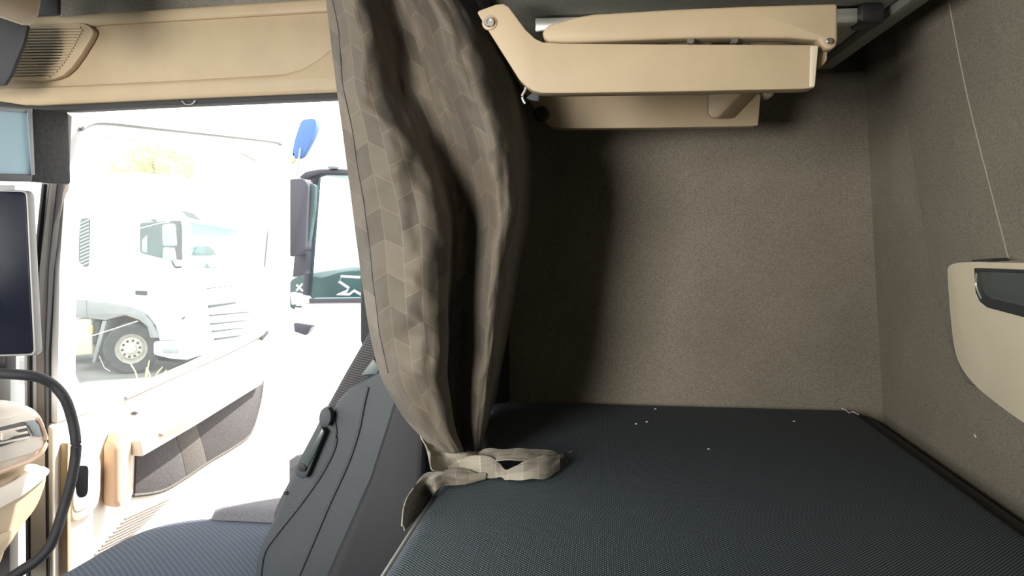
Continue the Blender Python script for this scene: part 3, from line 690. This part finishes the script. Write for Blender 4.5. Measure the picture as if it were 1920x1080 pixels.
# raised contour ribs on the shell
def ribb(pts, r=0.0025): tube('contour_rib', smoothpath(sp_(pts, SY - 0.0005), 6), r, 'grey_plastic', sh, 8)
ribb([(622, 772), (629, 800), (630, 830), (618, 862), (596, 900), (560, 950), (520, 1000), (496, 1036), (488, 1080)])
ribb([(690, 726), (682, 760), (672, 810), (652, 870), (620, 940), (590, 1010), (560, 1080)])
# lever and its recess
lev = rnd(sp_([(602, 794), (616, 803), (598, 846), (580, 890), (570, 895), (556, 882), (562, 866)], SY - 0.003), 0.008)
lv = prism('recline_lever', lev, (0, -0.012, 0), 'grey_plastic', st, bev=0.004, seg=2)
prism('lever_groove', rnd(sp_([(603, 803), (610, 808), (594, 844), (577, 876), (566, 878), (568, 868)], SY - 0.0152), 0.005), (0, -0.002, 0), 'lamp_glass_dark', lv, bev=0.0008)
lathe('lever_pivot', [(0, 0), (0.006, 0), (0.006, 0.003), (0.004, 0.004), (0, 0.004)], atY(568, 876, SY - 0.016), (0, -1, 0), 'grey_plastic_dark', lv, 16)
prism('lever_mount', rnd(sp_([(606, 768), (616, 758), (626, 764), (628, 782), (618, 800), (604, 790)], SY - 0.002), 0.01), (0, -0.016, 0), 'grey_plastic', st, bev=0.005)
lathe('shell_plug', [(0, 0), (0.0035, 0), (0.0035, 0.002), (0, 0.002)], atY(536, 924, SY - 0.001), (0, -1, 0), 'black_plastic', sh, 10)
# dark rear cover of the backrest
rear = [(770, 640), (752, 700), (722, 800), (690, 900), (650, 990), (610, 1080), (600, 1150), (780, 1150), (790, 1000), (800, 800), (800, 640)]
prism('rear_cover', sp_(rear, SY - 0.022), (0, 0.38, 0), 'grey_plastic_dark', st, bev=0.02, seg=3)
# headrest, behind the curtain
q = atY(742, 560, 1.38); box('headrest', (q.x - 0.05, 1.30, q.z - 0.10), (q.x + 0.05, 1.48, q.z + 0.10), 'dark_grey_fabric', st, bev=0.03)
for yy in (1.34, 1.44):
    tube('headrest_post', [(q.x, yy, q.z - 0.18), (q.x, yy, q.z - 0.08)], 0.006, 'steel', st, 8)
# pale armrest edge beside the pad
prism('backrest_bracket', sp_([(676, 704), (700, 672), (712, 690), (706, 702)], SY + 0.005), (0, 0.02, 0), 'bracket_grey', st, bev=0.002)

# unseen driver's seat left of the camera, added to shade the far mattress
def copy_tree(o, parent=None):
    c = o.copy(); COL.objects.link(c); c.parent = parent
    for ch in list(o.children): copy_tree(ch, c)
    return c
ds = copy_tree(st); ds.name = 'added_driver_seat'; ds.location = st.location + Vector((-0.02, -1.44, 0))
tag(ds, 'unseen driver seat added beside the steering position, outside the picture on the left', 'seat')

# ================================================================== REAR WALL POCKET
wp = empty('wall_storage_pocket', (0.53, 0.95, 0.95)); tag(wp, 'cream moulded storage pocket with dark insert on the rear wall', 'storage pocket')
oo = [(1785, 506), (1787, 497), (1797, 491), (1826, 488), (1920, 490), (2300, 492), (2300, 960), (2160, 905), (2050, 862), (1985, 826), (1920, 787), (1873, 752), (1838, 724), (1811, 689), (1799, 658), (1792, 600)]
B0 = rnd([rw(x, y, 0.05) for x, y in oo], 0.03, 3); c = sum(B0, Vector()) / len(B0)
A = [p + RWN * 0.048 for p in B0]
B = [c + (p - c) * 0.985 - RWN * 0.008 for p in B0]
pkt = loft('pocket_body', A, B, 'pale_beige_plastic', wp, bev=0.008, seg=3, ang=25)
ii = [(1831, 502), (1920, 505), (2260, 512), (2260, 690), (2100, 640), (1920, 594), (1856, 577), (1842, 566), (1834, 548)]
prism('insert_rim', [rw(x, y, 0.060) for x, y in ii], -RWN * 0.004, 'lamp_rim_dark', wp, bev=0.002)
i2 = [(1840, 509), (1920, 512), (2250, 520), (2250, 660), (2100, 612), (1920, 574), (1862, 560), (1850, 552), (1842, 535)]
prism('insert_panel', [rw(x, y, 0.0645) for x, y in i2], -RWN * 0.002, 'lamp_glass_dark', wp, bev=0.001)
tube('rim_glint', smoothpath([rw(x, y, 0.0645) for x, y in ((1831, 512), (1830, 530), (1834, 546), (1840, 560))], 4), 0.0014, 'light_metal', wp, 6)
prism('lid_notch', [rw(x, y, 0.030) for x, y in ((1850, 486), (1890, 483), (1896, 489), (1852, 490))], -RWN * 0.02, 'lamp_rim_dark', wp, bev=0.001)

# ================================================================== FRONT LEFT: visor, display, handle, dash, locker
vx = -1.12
vs = empty('sun_visor', atX(60, 340, vx)); tag(vs, 'black framed sun visor with pale blue see-through panel at the windscreen', 'sun visor')
def polyX(pts, X): return [atX(x, y, X) for x, y in pts]
vo = rnd(polyX([(-160, 186), (128, 209), (133, 346), (-160, 336)], vx), 0.012)
# frame around an opening: right block, top and bottom bars
prism('frame_block', rnd(polyX([(62, 204), (129, 210), (133, 346), (60, 341)], vx), 0.008), (-0.012, 0, 0), 'visor_black', vs, bev=0.003)
prism('frame_bar', polyX([(-160, 186), (62, 203.5), (62, 212), (-160, 196)], vx), (-0.012, 0, 0), 'truck_mirror', vs, bev=0.002)
prism('frame_bar', polyX([(-160, 322), (62, 327), (61, 341), (-160, 336)], vx), (-0.012, 0, 0), 'slate_plastic', vs, bev=0.002)
prism('panel', polyX([(-160, 194), (62, 210), (63, 330), (-160, 324)], vx - 0.004), (-0.003, 0, 0), 'visor_film', vs, bev=0)
prism('edge_strip', polyX([(50, 208), (59, 209), (64, 328), (58, 328)], vx + 0.001), (0.002, 0, 0), 'truck_mirror', vs, bev=0.0005)

dsx = empty('mirror_display', atY(20, 668, 1.32)); tag(dsx, 'tall black camera-mirror display on the door pillar', 'display')
mo = rnd([atY(x, y, 1.32) for x, y in ((-120, 352), (51, 357), (67, 667), (-120, 672))], 0.012)
prism('housing', mo, (0, 0.02, 0), 'device_rim', dsx, bev=0.004)
mo = rnd([atY(x, y, 1.3195) for x, y in ((-120, 356), (48, 360), (63, 663), (-120, 668))], 0.010)
prism('screen', mo, (0, -0.002, 0), 'screen_black', dsx, bev=0.0008)
prism('mount_arm', polyY([(-60, 640), (10, 640), (10, 700), (-60, 700)], 1.36), (0, 0.03, 0), 'black_plastic', dsx, bev=0.004)

gh = empty('grab_handle', atY(70, 1075, 1.42)); tag(gh, 'dark curved grab handle in front of the open door', 'grab handle')
gp = smoothpath([atY(x, y, Y) for x, y, Y in ((-90, 696, 1.30), (-30, 699, 1.31), (30, 702, 1.33), (70, 707, 1.35), (100, 722, 1.37), (122, 748, 1.38), (135, 785, 1.39), (142, 825, 1.39), (141, 860, 1.39), (133, 905, 1.38), (120, 950, 1.37), (106, 995, 1.35), (92, 1026, 1.34), (70, 1050, 1.33), (40, 1070, 1.32), (0, 1096, 1.31), (-60, 1130, 1.30))], 6)
tube('bar', gp, 0.0098, 'grey_plastic_dark', gh, 14)
tube('end_sleeve', gp[:8], 0.0122, 'black_rubber', gh, 14)
tube('end_sleeve', gp[-8:], 0.0122, 'black_rubber', gh, 14)

db = empty('dashboard', (-1.2, 0.5, FLOOR)); tag(db, 'ivory and beige dashboard end with a slatted air vent', 'dashboard')
DX = -1.12
capo = smoothpath(polyX([(-260, 775), (-120, 757), (0, 751), (33, 752), (62, 760), (80, 773), (90, 790), (93, 806), (91, 828), (80, 848), (66, 864), (0, 893), (-120, 935), (-260, 985)], DX), 3, True)
prism('dash_top', capo, (-0.40, 0, 0), 'ivory_plastic', db, bev=0.02, seg=3, ang=35)
face = rnd(polyX([(-260, 815), (0, 783), (50, 772), (66, 780), (84, 825), (62, 848), (-260, 940)], DX + 0.001), 0.012)
vf = prism('vent_frame', face, (0.006, 0, 0), 'ivory_plastic', db, bev=0.003)
mouth = rnd(polyX([(-260, 838), (0, 801), (44, 790), (57, 818), (0, 838), (-260, 905)], DX + 0.0065), 0.004)
prism('vent_mouth', mouth, (0.0015, 0, 0), 'black_plastic', vf, bev=0.0005)
for k in range(3):
    ya = 806 + k * 10; 
    prism('vent_slat', polyX([(-260, ya + 42 + k * 4), (0, ya + 2), (46 + k * 3, ya - 8), (47 + k * 3, ya - 4), (0, ya + 6.5), (-260, ya + 49 + k * 4)], DX + 0.008), (0.004, 0, 0), 'ivory_plastic', vf, bev=0.0006)
prism('vent_flap', polyX([(0, 812), (20, 805), (34, 812), (10, 824), (0, 826)], DX + 0.012), (0.005, 0, 0), 'ivory_plastic', vf, bev=0.001)
prism('vent_thumbwheel', polyX([(46, 790), (60, 787), (70, 796), (76, 818), (62, 817)], DX + 0.0065), (0.004, 0, 0), 'truck_mirror', vf, bev=0.001)
tube('trim_line', smoothpath(polyX([(-260, 985), (0, 886), (64, 860), (86, 832), (78, 800), (70, 784)], DX + 0.008), 4), 0.0045, 'peach_plastic_and_shade', db, 8)
tube('seam', polyX([(-200, 920), (0, 852), (60, 838), (84, 829)], DX + 0.003), 0.0016, 'truck_dark', db, 6)
lo_ = smoothpath(polyX([(-260, 1010), (0, 903), (40, 884), (73, 870), (90, 880), (92, 900), (84, 928), (70, 958), (44, 992), (14, 1036), (-20, 1085), (-260, 1180)], DX - 0.02), 3, True)
prism('lower_pod', lo_, (-0.38, 0, 0), 'beige_plastic', db, bev=0.02, seg=3, ang=35)
prism('pod_band', smoothpath(polyX([(-260, 1014), (0, 912), (40, 888), (72, 874), (88, 884), (60, 912), (0, 950), (-260, 1070)], DX - 0.019), 3, True), (0.008, 0, 0), 'ivory_plastic', db, bev=0.004, ang=35)
prism('pod_tray', rnd(polyX([(-100, 1075), (0, 1000), (28, 992), (24, 1006), (0, 1040), (-100, 1120)], DX - 0.019), 0.006), (0.005, 0, 0), 'beige_plastic', db, bev=0.002)
box('dash_body', (-1.49, -0.50, 0.55), (-1.36, 1.50, 0.95), 'dark_grey_fabric', db, bev=0.03)

lk = empty('overhead_locker', (-1.2, 1.1, 1.58)); tag(lk, 'beige rounded corner of the overhead locker above the windscreen', 'locker')
lo1 = [atY(x, y, 1.22) for x, y in ((-260, -20), (-120, 10), (0, 33), (50, 50), (60, 51), (70, 44), (78, 30), (82, 10), (84, -20), (86, -160), (-260, -160))]
prism('locker_shell', lo1, (0, -1.6, 0), 'beige_plastic', lk, bev=0.012, seg=3, ang=50)
lo2 = [atY(x, y, 1.46) for x, y in ((-260, 0), (0, 30), (52, 46), (44, 80), (20, 140), (8, 160), (-260, 170))]
prism('locker_underside', lo2, (0, 0.012, 0), 'grey_plastic_dark', lk, bev=0.006)
prism('ceiling_sheet', [atY(x, y, 1.50) for x, y in ((60, 30), (108, 27), (112, -160), (60, -160))], (0, 0.012, 0), 'grey_plastic_dark', lk, bev=0.004)  # thin sheet standing in for the dark ceiling past the locker

# ================================================================== OUTSIDE: white truck across the yard
TY, TXF, TXR, TYB = 13.06, -7.36, -9.68, 15.76
t1 = empty('white_truck', (-8.5, 14.3, GROUND)); tag(t1, 'white tractor truck seen through the door window, front wheel turned', 'truck')
def tp(pts, off=0.0): return [atY(x, y, TY - off) for x, y in pts]
def tfx(pts, off=0.0): return [atX(x, y, TXF + off) for x, y in pts]
cab = [(128, 330), (250, 322), (318, 330), (334, 392), (346, 400), (352, 470), (352, 640), (297, 639), (292, 612), (275, 592), (252, 582), (226, 588), (205, 600), (128, 592)]
prism('cab_body', tp(cab), (0, TYB - TY, 0), 'white_paint', t1, bev=0.05, seg=2)
pts = [(129, 560), (161, 563), (211, 570), (242, 575.6), (264, 584), (282, 604), (293, 627), (295.5, 634), (281, 634), (275.5, 613), (260, 600), (233, 591), (215, 595.5), (198, 601), (129, 593)]
prism('wheel_arch', tp(pts, 0.05), (0, 0.10, 0), 'truck_grey', t1, bev=0.02)
prism('arch_lining', tp([(200, 600), (226, 588), (252, 582), (275, 592), (290, 612), (296, 640), (290, 668), (190, 668)], -0.55), (0, 0.05, 0), 'rust_brown', t1, bev=0)
tube('panel_seam', tp([(161, 563), (161, 594)], 0.055), 0.012, 'truck_mirror', t1, 5)
prism('side_tank', tp([(122, 599), (171, 597), (173, 664), (136, 668), (128, 660), (122, 660)], 0.0), (0, 0.7, 0), 'truck_cream', t1, bev=0.02)
prism('chassis', tp([(60, 590), (200, 598), (200, 650), (60, 650)], -0.8), (0, 0.9, 0), 'truck_dark', t1, bev=0.01)
prism('mud_flap', tp([(192, 601), (200, 601), (190, 640), (178, 680), (172, 680), (182, 640)], 0.02), (0, 0.5, 0), 'truck_grey', t1, bev=0.005)
prism('air_tank', tp([(172, 604), (188, 602), (184, 624), (178, 646), (172, 646)], -0.02), (0, 0.4, 0), 'truck_dark', t1, bev=0.02)
prism('side_lamp', tp([(168, 610), (173, 610), (173, 626), (168, 626)], 0.02), (0, 0.04, 0), 'orange_trim', t1, bev=0.003)
prism('bumper', tp([(286, 640), (352, 640), (352, 676), (320, 674), (286, 666)], 0.0), (0, TYB - TY, 0), 'white_paint', t1, bev=0.05)
prism('bumper_step', tp([(304, 655), (333, 655), (334, 663), (306, 662)], 0.03), (0, 0.05, 0), 'truck_mirror', t1, bev=0.005)
prism('underbody', tp([(296, 666), (350, 670), (350, 680), (296, 676)], -0.5), (0, 1.6, 0), 'truck_dark', t1, bev=0)
# side window, mirrors, handle, vent
sw = prism('side_window', rnd(tp([(262, 418), (330, 413), (341, 420), (341, 486), (300, 484), (262, 474)], 0.01), 0.06), (0, 0.04, 0), 'truck_teal_glass', t1, bev=0.004)
prism('window_seal', tp([(327, 414), (338, 414), (341, 487), (331, 487)], 0.02), (0, 0.03, 0), 'truck_dark', sw, bev=0.003)
prism('seat_seen_inside', tp([(266, 450), (276, 440), (276, 474), (266, 472)], 0.02), (0, 0.02, 0), 'truck_mirror', sw, bev=0.004)
mi = prism('mirror', rnd(tp([(303, 421), (322, 419), (325, 462), (304, 461)], 0.5), 0.05), (0, 0.14, 0), 'truck_mirror', t1, bev=0.02)
prism('lower_mirror', rnd(tp([(305, 463), (320, 463), (324, 490), (304, 488)], 0.48), 0.05), (0, 0.14, 0), 'truck_mirror', t1, bev=0.02)
tube('mirror_arm', smoothpath(tp([(320, 484), (326, 496), (330, 501), (340, 500)], 0.42), 4), 0.02, 'truck_dark', t1, 6)
prism('lamp', tp([(283, 411), (291, 411), (291, 415), (283, 415)], 0.04), (0, 0.05, 0), 'truck_teal_glass', t1, bev=0.004)
prism('door_handle', rnd(tp([(253, 545), (275, 546), (275, 554), (254, 553)], 0.02), 0.02), (0, 0.03, 0), 'truck_dark', t1, bev=0.004)
vt = prism('air_vent', rnd(tp([(151, 409), (169, 409), (166, 500), (157, 501), (147, 490), (148, 440)], 0.01), 0.05), (0, 0.03, 0), 'truck_dark', t1, bev=0.003)
for k in range(13):
    yy = 413 + k * 6.6
    prism('vent_slat', tp([(150, yy + 5), (166, yy - 2), (166, yy + 0.8), (150, yy + 8)], 0.03), (0, 0.02, 0), 'truck_mirror', vt, bev=0)
prism('badge', tp([(218, 516), (240, 516), (240, 519), (218, 519)], 0.01), (0, 0.01, 0), 'gold_badge_and_reflection', t1, bev=0)
prism('badge', tp([(311, 575), (322, 566), (324, 569), (313, 579)], 0.01), (0, 0.01, 0), 'gold_badge_and_reflection', t1, bev=0)
prism('marker', tp([(340, 598), (346, 593), (347, 595), (341, 600)], 0.01), (0, 0.01, 0), 'truck_dark', t1, bev=0)
prism('exhaust_stack', tp([(124, 425), (128, 425), (127, 586), (123, 586)], -0.3), (0, 0.05, 0), 'truck_dark', t1, bev=0.01)
# front: visor, windscreen, grille bars
prism('front_window', rnd(tfx([(356, 402), (372, 404), (462, 424), (466, 500), (380, 503), (360, 494), (355, 482)], 0.01), 0.06), (0.02, 0, 0), 'truck_window', t1, bev=0.003)
prism('front_visor', tfx([(337, 394), (346, 393), (470, 420), (470, 428), (352, 408)], 0.05), (0.25, 0, -0.05), 'truck_mirror', t1, bev=0.01)
prism('wiper_panel', tfx([(386, 494), (408, 492), (414, 498), (390, 502)], 0.03), (0.03, 0, 0), 'truck_mirror', t1, bev=0.003)
prism('seat_seen_inside', tfx([(362, 472), (370, 462), (390, 462), (400, 470), (404, 478), (362, 478)], 0.035), (0.02, 0, 0), 'truck_teal_glass', t1, bev=0.003)
for (ya, xa, xb, th_) in ((540, 387, 452, 1.5), (572, 390, 440, 5.0), (590, 392, 466, 3.0), (606, 394, 460, 3.0), (620, 397, 455, 3.0), (634, 401, 450, 4.0)):
    prism('grille_bar', tfx([(xa, ya), (xb, ya - 6), (xb, ya - 6 + th_ * 0.6), (xa, ya + th_)], 0.01), (0.03, 0, 0), 'truck_dark', t1, bev=0.003)
# wheel, steered
wc = atY(248, 652, TY + 0.10); ax = Vector((0.42, -0.91, 0)).normalized()
wh = lathe('tyre', [(0.27, -0.14), (0.30, -0.155), (0.42, -0.155), (0.455, -0.13), (0.462, -0.10), (0.462, 0.10), (0.455, 0.13), (0.42, 0.155), (0.30, 0.155), (0.27, 0.14), (0.27, -0.14)], wc, ax, 'tyre', t1, 40)
for o_ in (-0.07, 0.0, 0.07):
    lathe('tread_groove', [(0.4625, o_ - 0.008), (0.464, o_ - 0.008), (0.464, o_ + 0.008), (0.4625, o_ + 0.008)], wc, ax, 'truck_dark', wh, 40)
rm = lathe('rim', [(0.275, 0.13), (0.285, 0.145), (0.27, 0.12), (0.25, 0.05), (0.215, 0.045), (0.20, 0.10), (0.175, 0.125), (0.09, 0.125), (0.085, 0.17), (0.06, 0.18), (0, 0.18)], wc, ax, 'rim_metal', t1, 32)
uax = ax.orthogonal().normalized(); vax = ax.cross(uax)
for k in range(10):
    a = k * 2 * math.pi / 10; d = uax * math.cos(a) + vax * math.sin(a)
    lathe('hand_hole', [(0, 0), (0.024, 0), (0.024, 0.004), (0, 0.004)], wc + d * 0.145 + ax * 0.125, ax, 'truck_dark', rm, 12)
prism('far_wheel', [atY(230 + 40 * math.cos(a), 655 + 40 * math.sin(a), 15.2) for a in [k * math.pi / 10 for k in range(20)]], (0, 0.3, 0), 'tyre', t1, bev=0.02)

# second truck, right behind the open door
T2 = 5.4
t2 = empty('white_cab_truck', atY(640, 760, T2)); t2.location.z = GROUND; t2.location.y = 6.4
tag(t2, 'nearer white truck cab with dark mirror, between the open door and the curtain', 'truck')
def q2(pts, off=0.0): return [atY(x, y, T2 - off) for x, y in pts]
low = [(548, 566), (900, 562), (900, 860), (548, 860)]
prism('cab_body', q2(low), (0, 2.3, 0), 'white_paint', t2, bev=0.05)
prism('cab_roof', q2([(562, 324), (900, 318), (900, 250), (600, 250)], -0.2), (0, 2.0, 0), 'white_paint', t2, bev=0.08)
prism('rear_pillar', q2([(740, 318), (900, 318), (900, 566), (740, 566)], 0.0), (0, 2.2, 0), 'white_paint', t2, bev=0.02)
prism('front_pillar', q2([(584, 322), (594, 322), (575, 566), (566, 566)], 0.0), (0, 0.10, 0), 'slate_plastic', t2, bev=0.01)
prism('far_pillar', q2([(584, 330), (592, 330), (576, 566), (566, 566)], -2.1), (0, 0.10, 0), 'truck_mirror', t2, bev=0.01)
prism('roof_visor', q2([(560, 332), (572, 322), (600, 317), (640, 317), (700, 322), (700, 327), (600, 326), (574, 334), (566, 336)], 0.1), (0, 0.16, 0), 'slate_plastic', t2, bev=0.01)
prism('quarter_trim', q2([(580, 336), (592, 325), (591, 340), (586, 345)], 0.06), (0, 0.05, 0), 'slate_plastic', t2, bev=0.005)
lathe('roof_lamp', [(0, -0.014), (0.03, -0.014), (0.042, -0.004), (0.042, 0.006), (0.025, 0.014), (0, 0.016)], atY(625, 313, T2 - 0.1), (0, 0, 1), 'truck_mirror', t2, 20)
prism('window_pane', q2([(590, 326), (745, 320), (745, 562), (574, 562)], -0.03), (0, 0.006, 0), 'truck_window', t2, bev=0)
prism('window_sill', q2([(576, 561), (760, 559), (760, 566), (576, 568)], 0.02), (0, 0.05, 0), 'slate_plastic', t2, bev=0.005)
mh = prism('mirror', rnd(q2([(540, 336), (568, 334), (578, 345), (572, 470), (552, 482), (540, 480)], 0.45), 0.03), (0, 0.12, 0), 'slate_plastic', t2, bev=0.02)
prism('mirror_glass', rnd(q2([(580, 344), (591, 346), (589, 390), (580, 450), (572, 476), (566, 474), (570, 440)], 0.40), 0.02), (0, 0.05, 0), 'truck_teal_glass', t2, bev=0.006)
prism('mirror_base', q2([(551, 480), (574, 472), (572, 515), (548, 520)], 0.30), (0, 0.10, 0), 'slate_plastic', t2, bev=0.01)
prism('kerb_mirror', rnd(q2([(565, 224), (591, 221), (594, 236), (586, 258), (566, 294), (554, 298), (546, 290), (553, 258)], 0.40), 0.03), (0, 0.07, 0), 'mirror_sky_reflection', t2, bev=0.012)
prism('kerb_mirror_tree_reflection', q2([(545, 282), (552, 288), (553, 300), (544, 307)], 0.40), (0, 0.04, 0), 'gold_badge_and_reflection', t2, bev=0.002)  # gold strip painted as the trees reflected in the mirror
tube('kerb_mirror_stalk', q2([(563, 278), (560, 300), (556, 330)], 0.42), 0.006, 'truck_mirror', t2, 6)
# dash seen through its window, with the white zigzag marks
prism('dash', smoothpath(q2([(545, 525), (575, 515), (600, 520), (625, 513), (650, 508), (700, 508), (760, 516), (760, 580), (545, 580)], -0.35), 2, True), (0, 1.3, 0), 'truck_teal_glass', t2, bev=0.02)
tube('steering_wheel', smoothpath([atY(x, y, T2 + 0.55) for x, y in ((607, 566), (618, 540), (640, 522), (668, 514), (700, 520), (720, 545))], 6), 0.02, 'truck_dark', t2, 8)
def marks(pts, wdt=0.010): 
    tube('white_mark', q2(pts, -0.02), wdt, 'white_paint', t2, 6)
marks([(675, 520), (640, 518), (636, 528), (654, 540), (650, 546), (632, 552), (655, 552), (664, 545), (682, 555)])
marks([(556, 534), (568, 546)], 0.007); marks([(567, 532), (556, 545)], 0.007)
prism('front_wing', q2([(543, 548), (576, 556), (580, 568), (546, 572)], 0.03), (0, 0.08, 0), 'white_paint', t2, bev=0.01)
prism('wing_gap', q2([(548, 574), (564, 574), (564, 577), (549, 576)], 0.05), (0, 0.02, 0), 'truck_dark', t2, bev=0.002)
prism('side_marker', q2([(550, 606), (588, 612), (578, 616), (573, 629), (552, 622)], 0.06), (0, 0.05, 0), 'slate_plastic', t2, bev=0.006)
for xw in (620, 860):
    c_ = atY(xw, 860, T2 + 0.1); c_.z = GROUND + 0.5
    lathe('wheel', [(0, -0.1), (0.26, -0.1), (0.30, -0.14), (0.45, -0.14), (0.5, -0.10), (0.5, 0.10), (0.45, 0.14), (0.30, 0.14), (0.26, 0.05), (0, 0.05)], c_, (0, -1, 0), 'tyre', t2, 32)

# tree beyond the white truck
tc_ = atY(285, 296, 27.0)
tr = empty('leafy_tree', (tc_.x, tc_.y, GROUND)); tag(tr, 'sunlit leafy tree showing above the white truck', 'tree')
tube('trunk', [(tc_.x, tc_.y, GROUND), (tc_.x + 0.1, tc_.y, tc_.z - 1.2), (tc_.x, tc_.y, tc_.z)], [0.22, 0.16, 0.05], 'bark', tr, 8)
bm = bmesh.new()
for k in range(2600):
    while True:
        q = Vector((random.uniform(-1, 1), random.uniform(-1, 1), random.uniform(-1, 1)))
        if q.length < 1: break
    dens = noise.noise(q * 2.6 + Vector((5, 2, 9)))
    if dens < -0.12: continue
    c = tc_ + Vector((q.x * 1.75, q.y * 1.2, q.z * 0.95 - 0.5)); r = random.uniform(0.05, 0.10)
    a = Vector((random.uniform(-1, 1), random.uniform(-1, 1), random.uniform(-1, 1))).normalized(); b_ = a.orthogonal().normalized()
    bm.faces.new([bm.verts.new(c + a * r), bm.verts.new(c + b_ * r * 0.5), bm.verts.new(c - a * r), bm.verts.new(c - b_ * r * 0.5)])
cr = build('crown', bm, 'leaf', tr, 0); cr['kind'] = 'stuff'

# dry weeds in the yard in front of the truck wheel
wb = atZ(276, 712, GROUND); wd = empty('dry_weed', wb); tag(wd, 'pale dry weed tuft growing in front of the truck wheel', 'weed')
for k, (dx, hz, ln) in enumerate(((-0.18, 0.28, -0.14), (-0.02, 0.34, 0.05), (0.12, 0.22, 0.14), (0.02, 0.18, -0.06), (-0.08, 0.20, 0.02), (0.2, 0.16, 0.1))):
    p = wb + Vector((dx, 0.02 * k, 0))
    tube('stem', smoothpath([p, p + Vector((ln * 0.3, 0, hz * 0.5)), p + Vector((ln, 0, hz))], 3), [0.012] * 6 + [0.006], 'dry_weed', wd, 5)

# ================================================================== SMALL BITS
def bit(name, label, cat, pts, r, material='lint', group=None):
    o = tube(name, smoothpath(pts, 4), r, material, None, 5); tag(o, label, cat, group); return o
bit('white_thread', 'white loose thread at the far rear corner of the mattress', 'thread', [bed(x, y, 0.0012) for x, y in ((1578, 766), (1586, 769), (1592, 774), (1598, 772), (1610, 777))], 0.0009)
for lb_, x, y in (('leftmost tiny white lint speck of the close pair on the far mattress', 1191, 795), ('right-hand lint speck of the close pair on the far mattress', 1211, 791),
                  ('faint lint speck right at the far edge of the mattress', 1227, 767), ('lint speck nearest the camera on the dark mattress', 1327, 842), ('rightmost lint speck on the dark mattress', 1487, 790)):
    bit('lint_speck', lb_, 'lint', [bed(x, y, 0.0010), bed(x + 1.5, y - 0.5, 0.0012), bed(x + 3.5, y, 0.0010)], 0.0009, 'lint', 'lint specks on the mattress')
bit('wall_lint', 'bright white speck stuck on the rear wall carpet below the pocket', 'lint', [rw(1827, 815, 0.0012), rw(1829, 818, 0.0012), rw(1830, 820, 0.0012)], 0.0012)
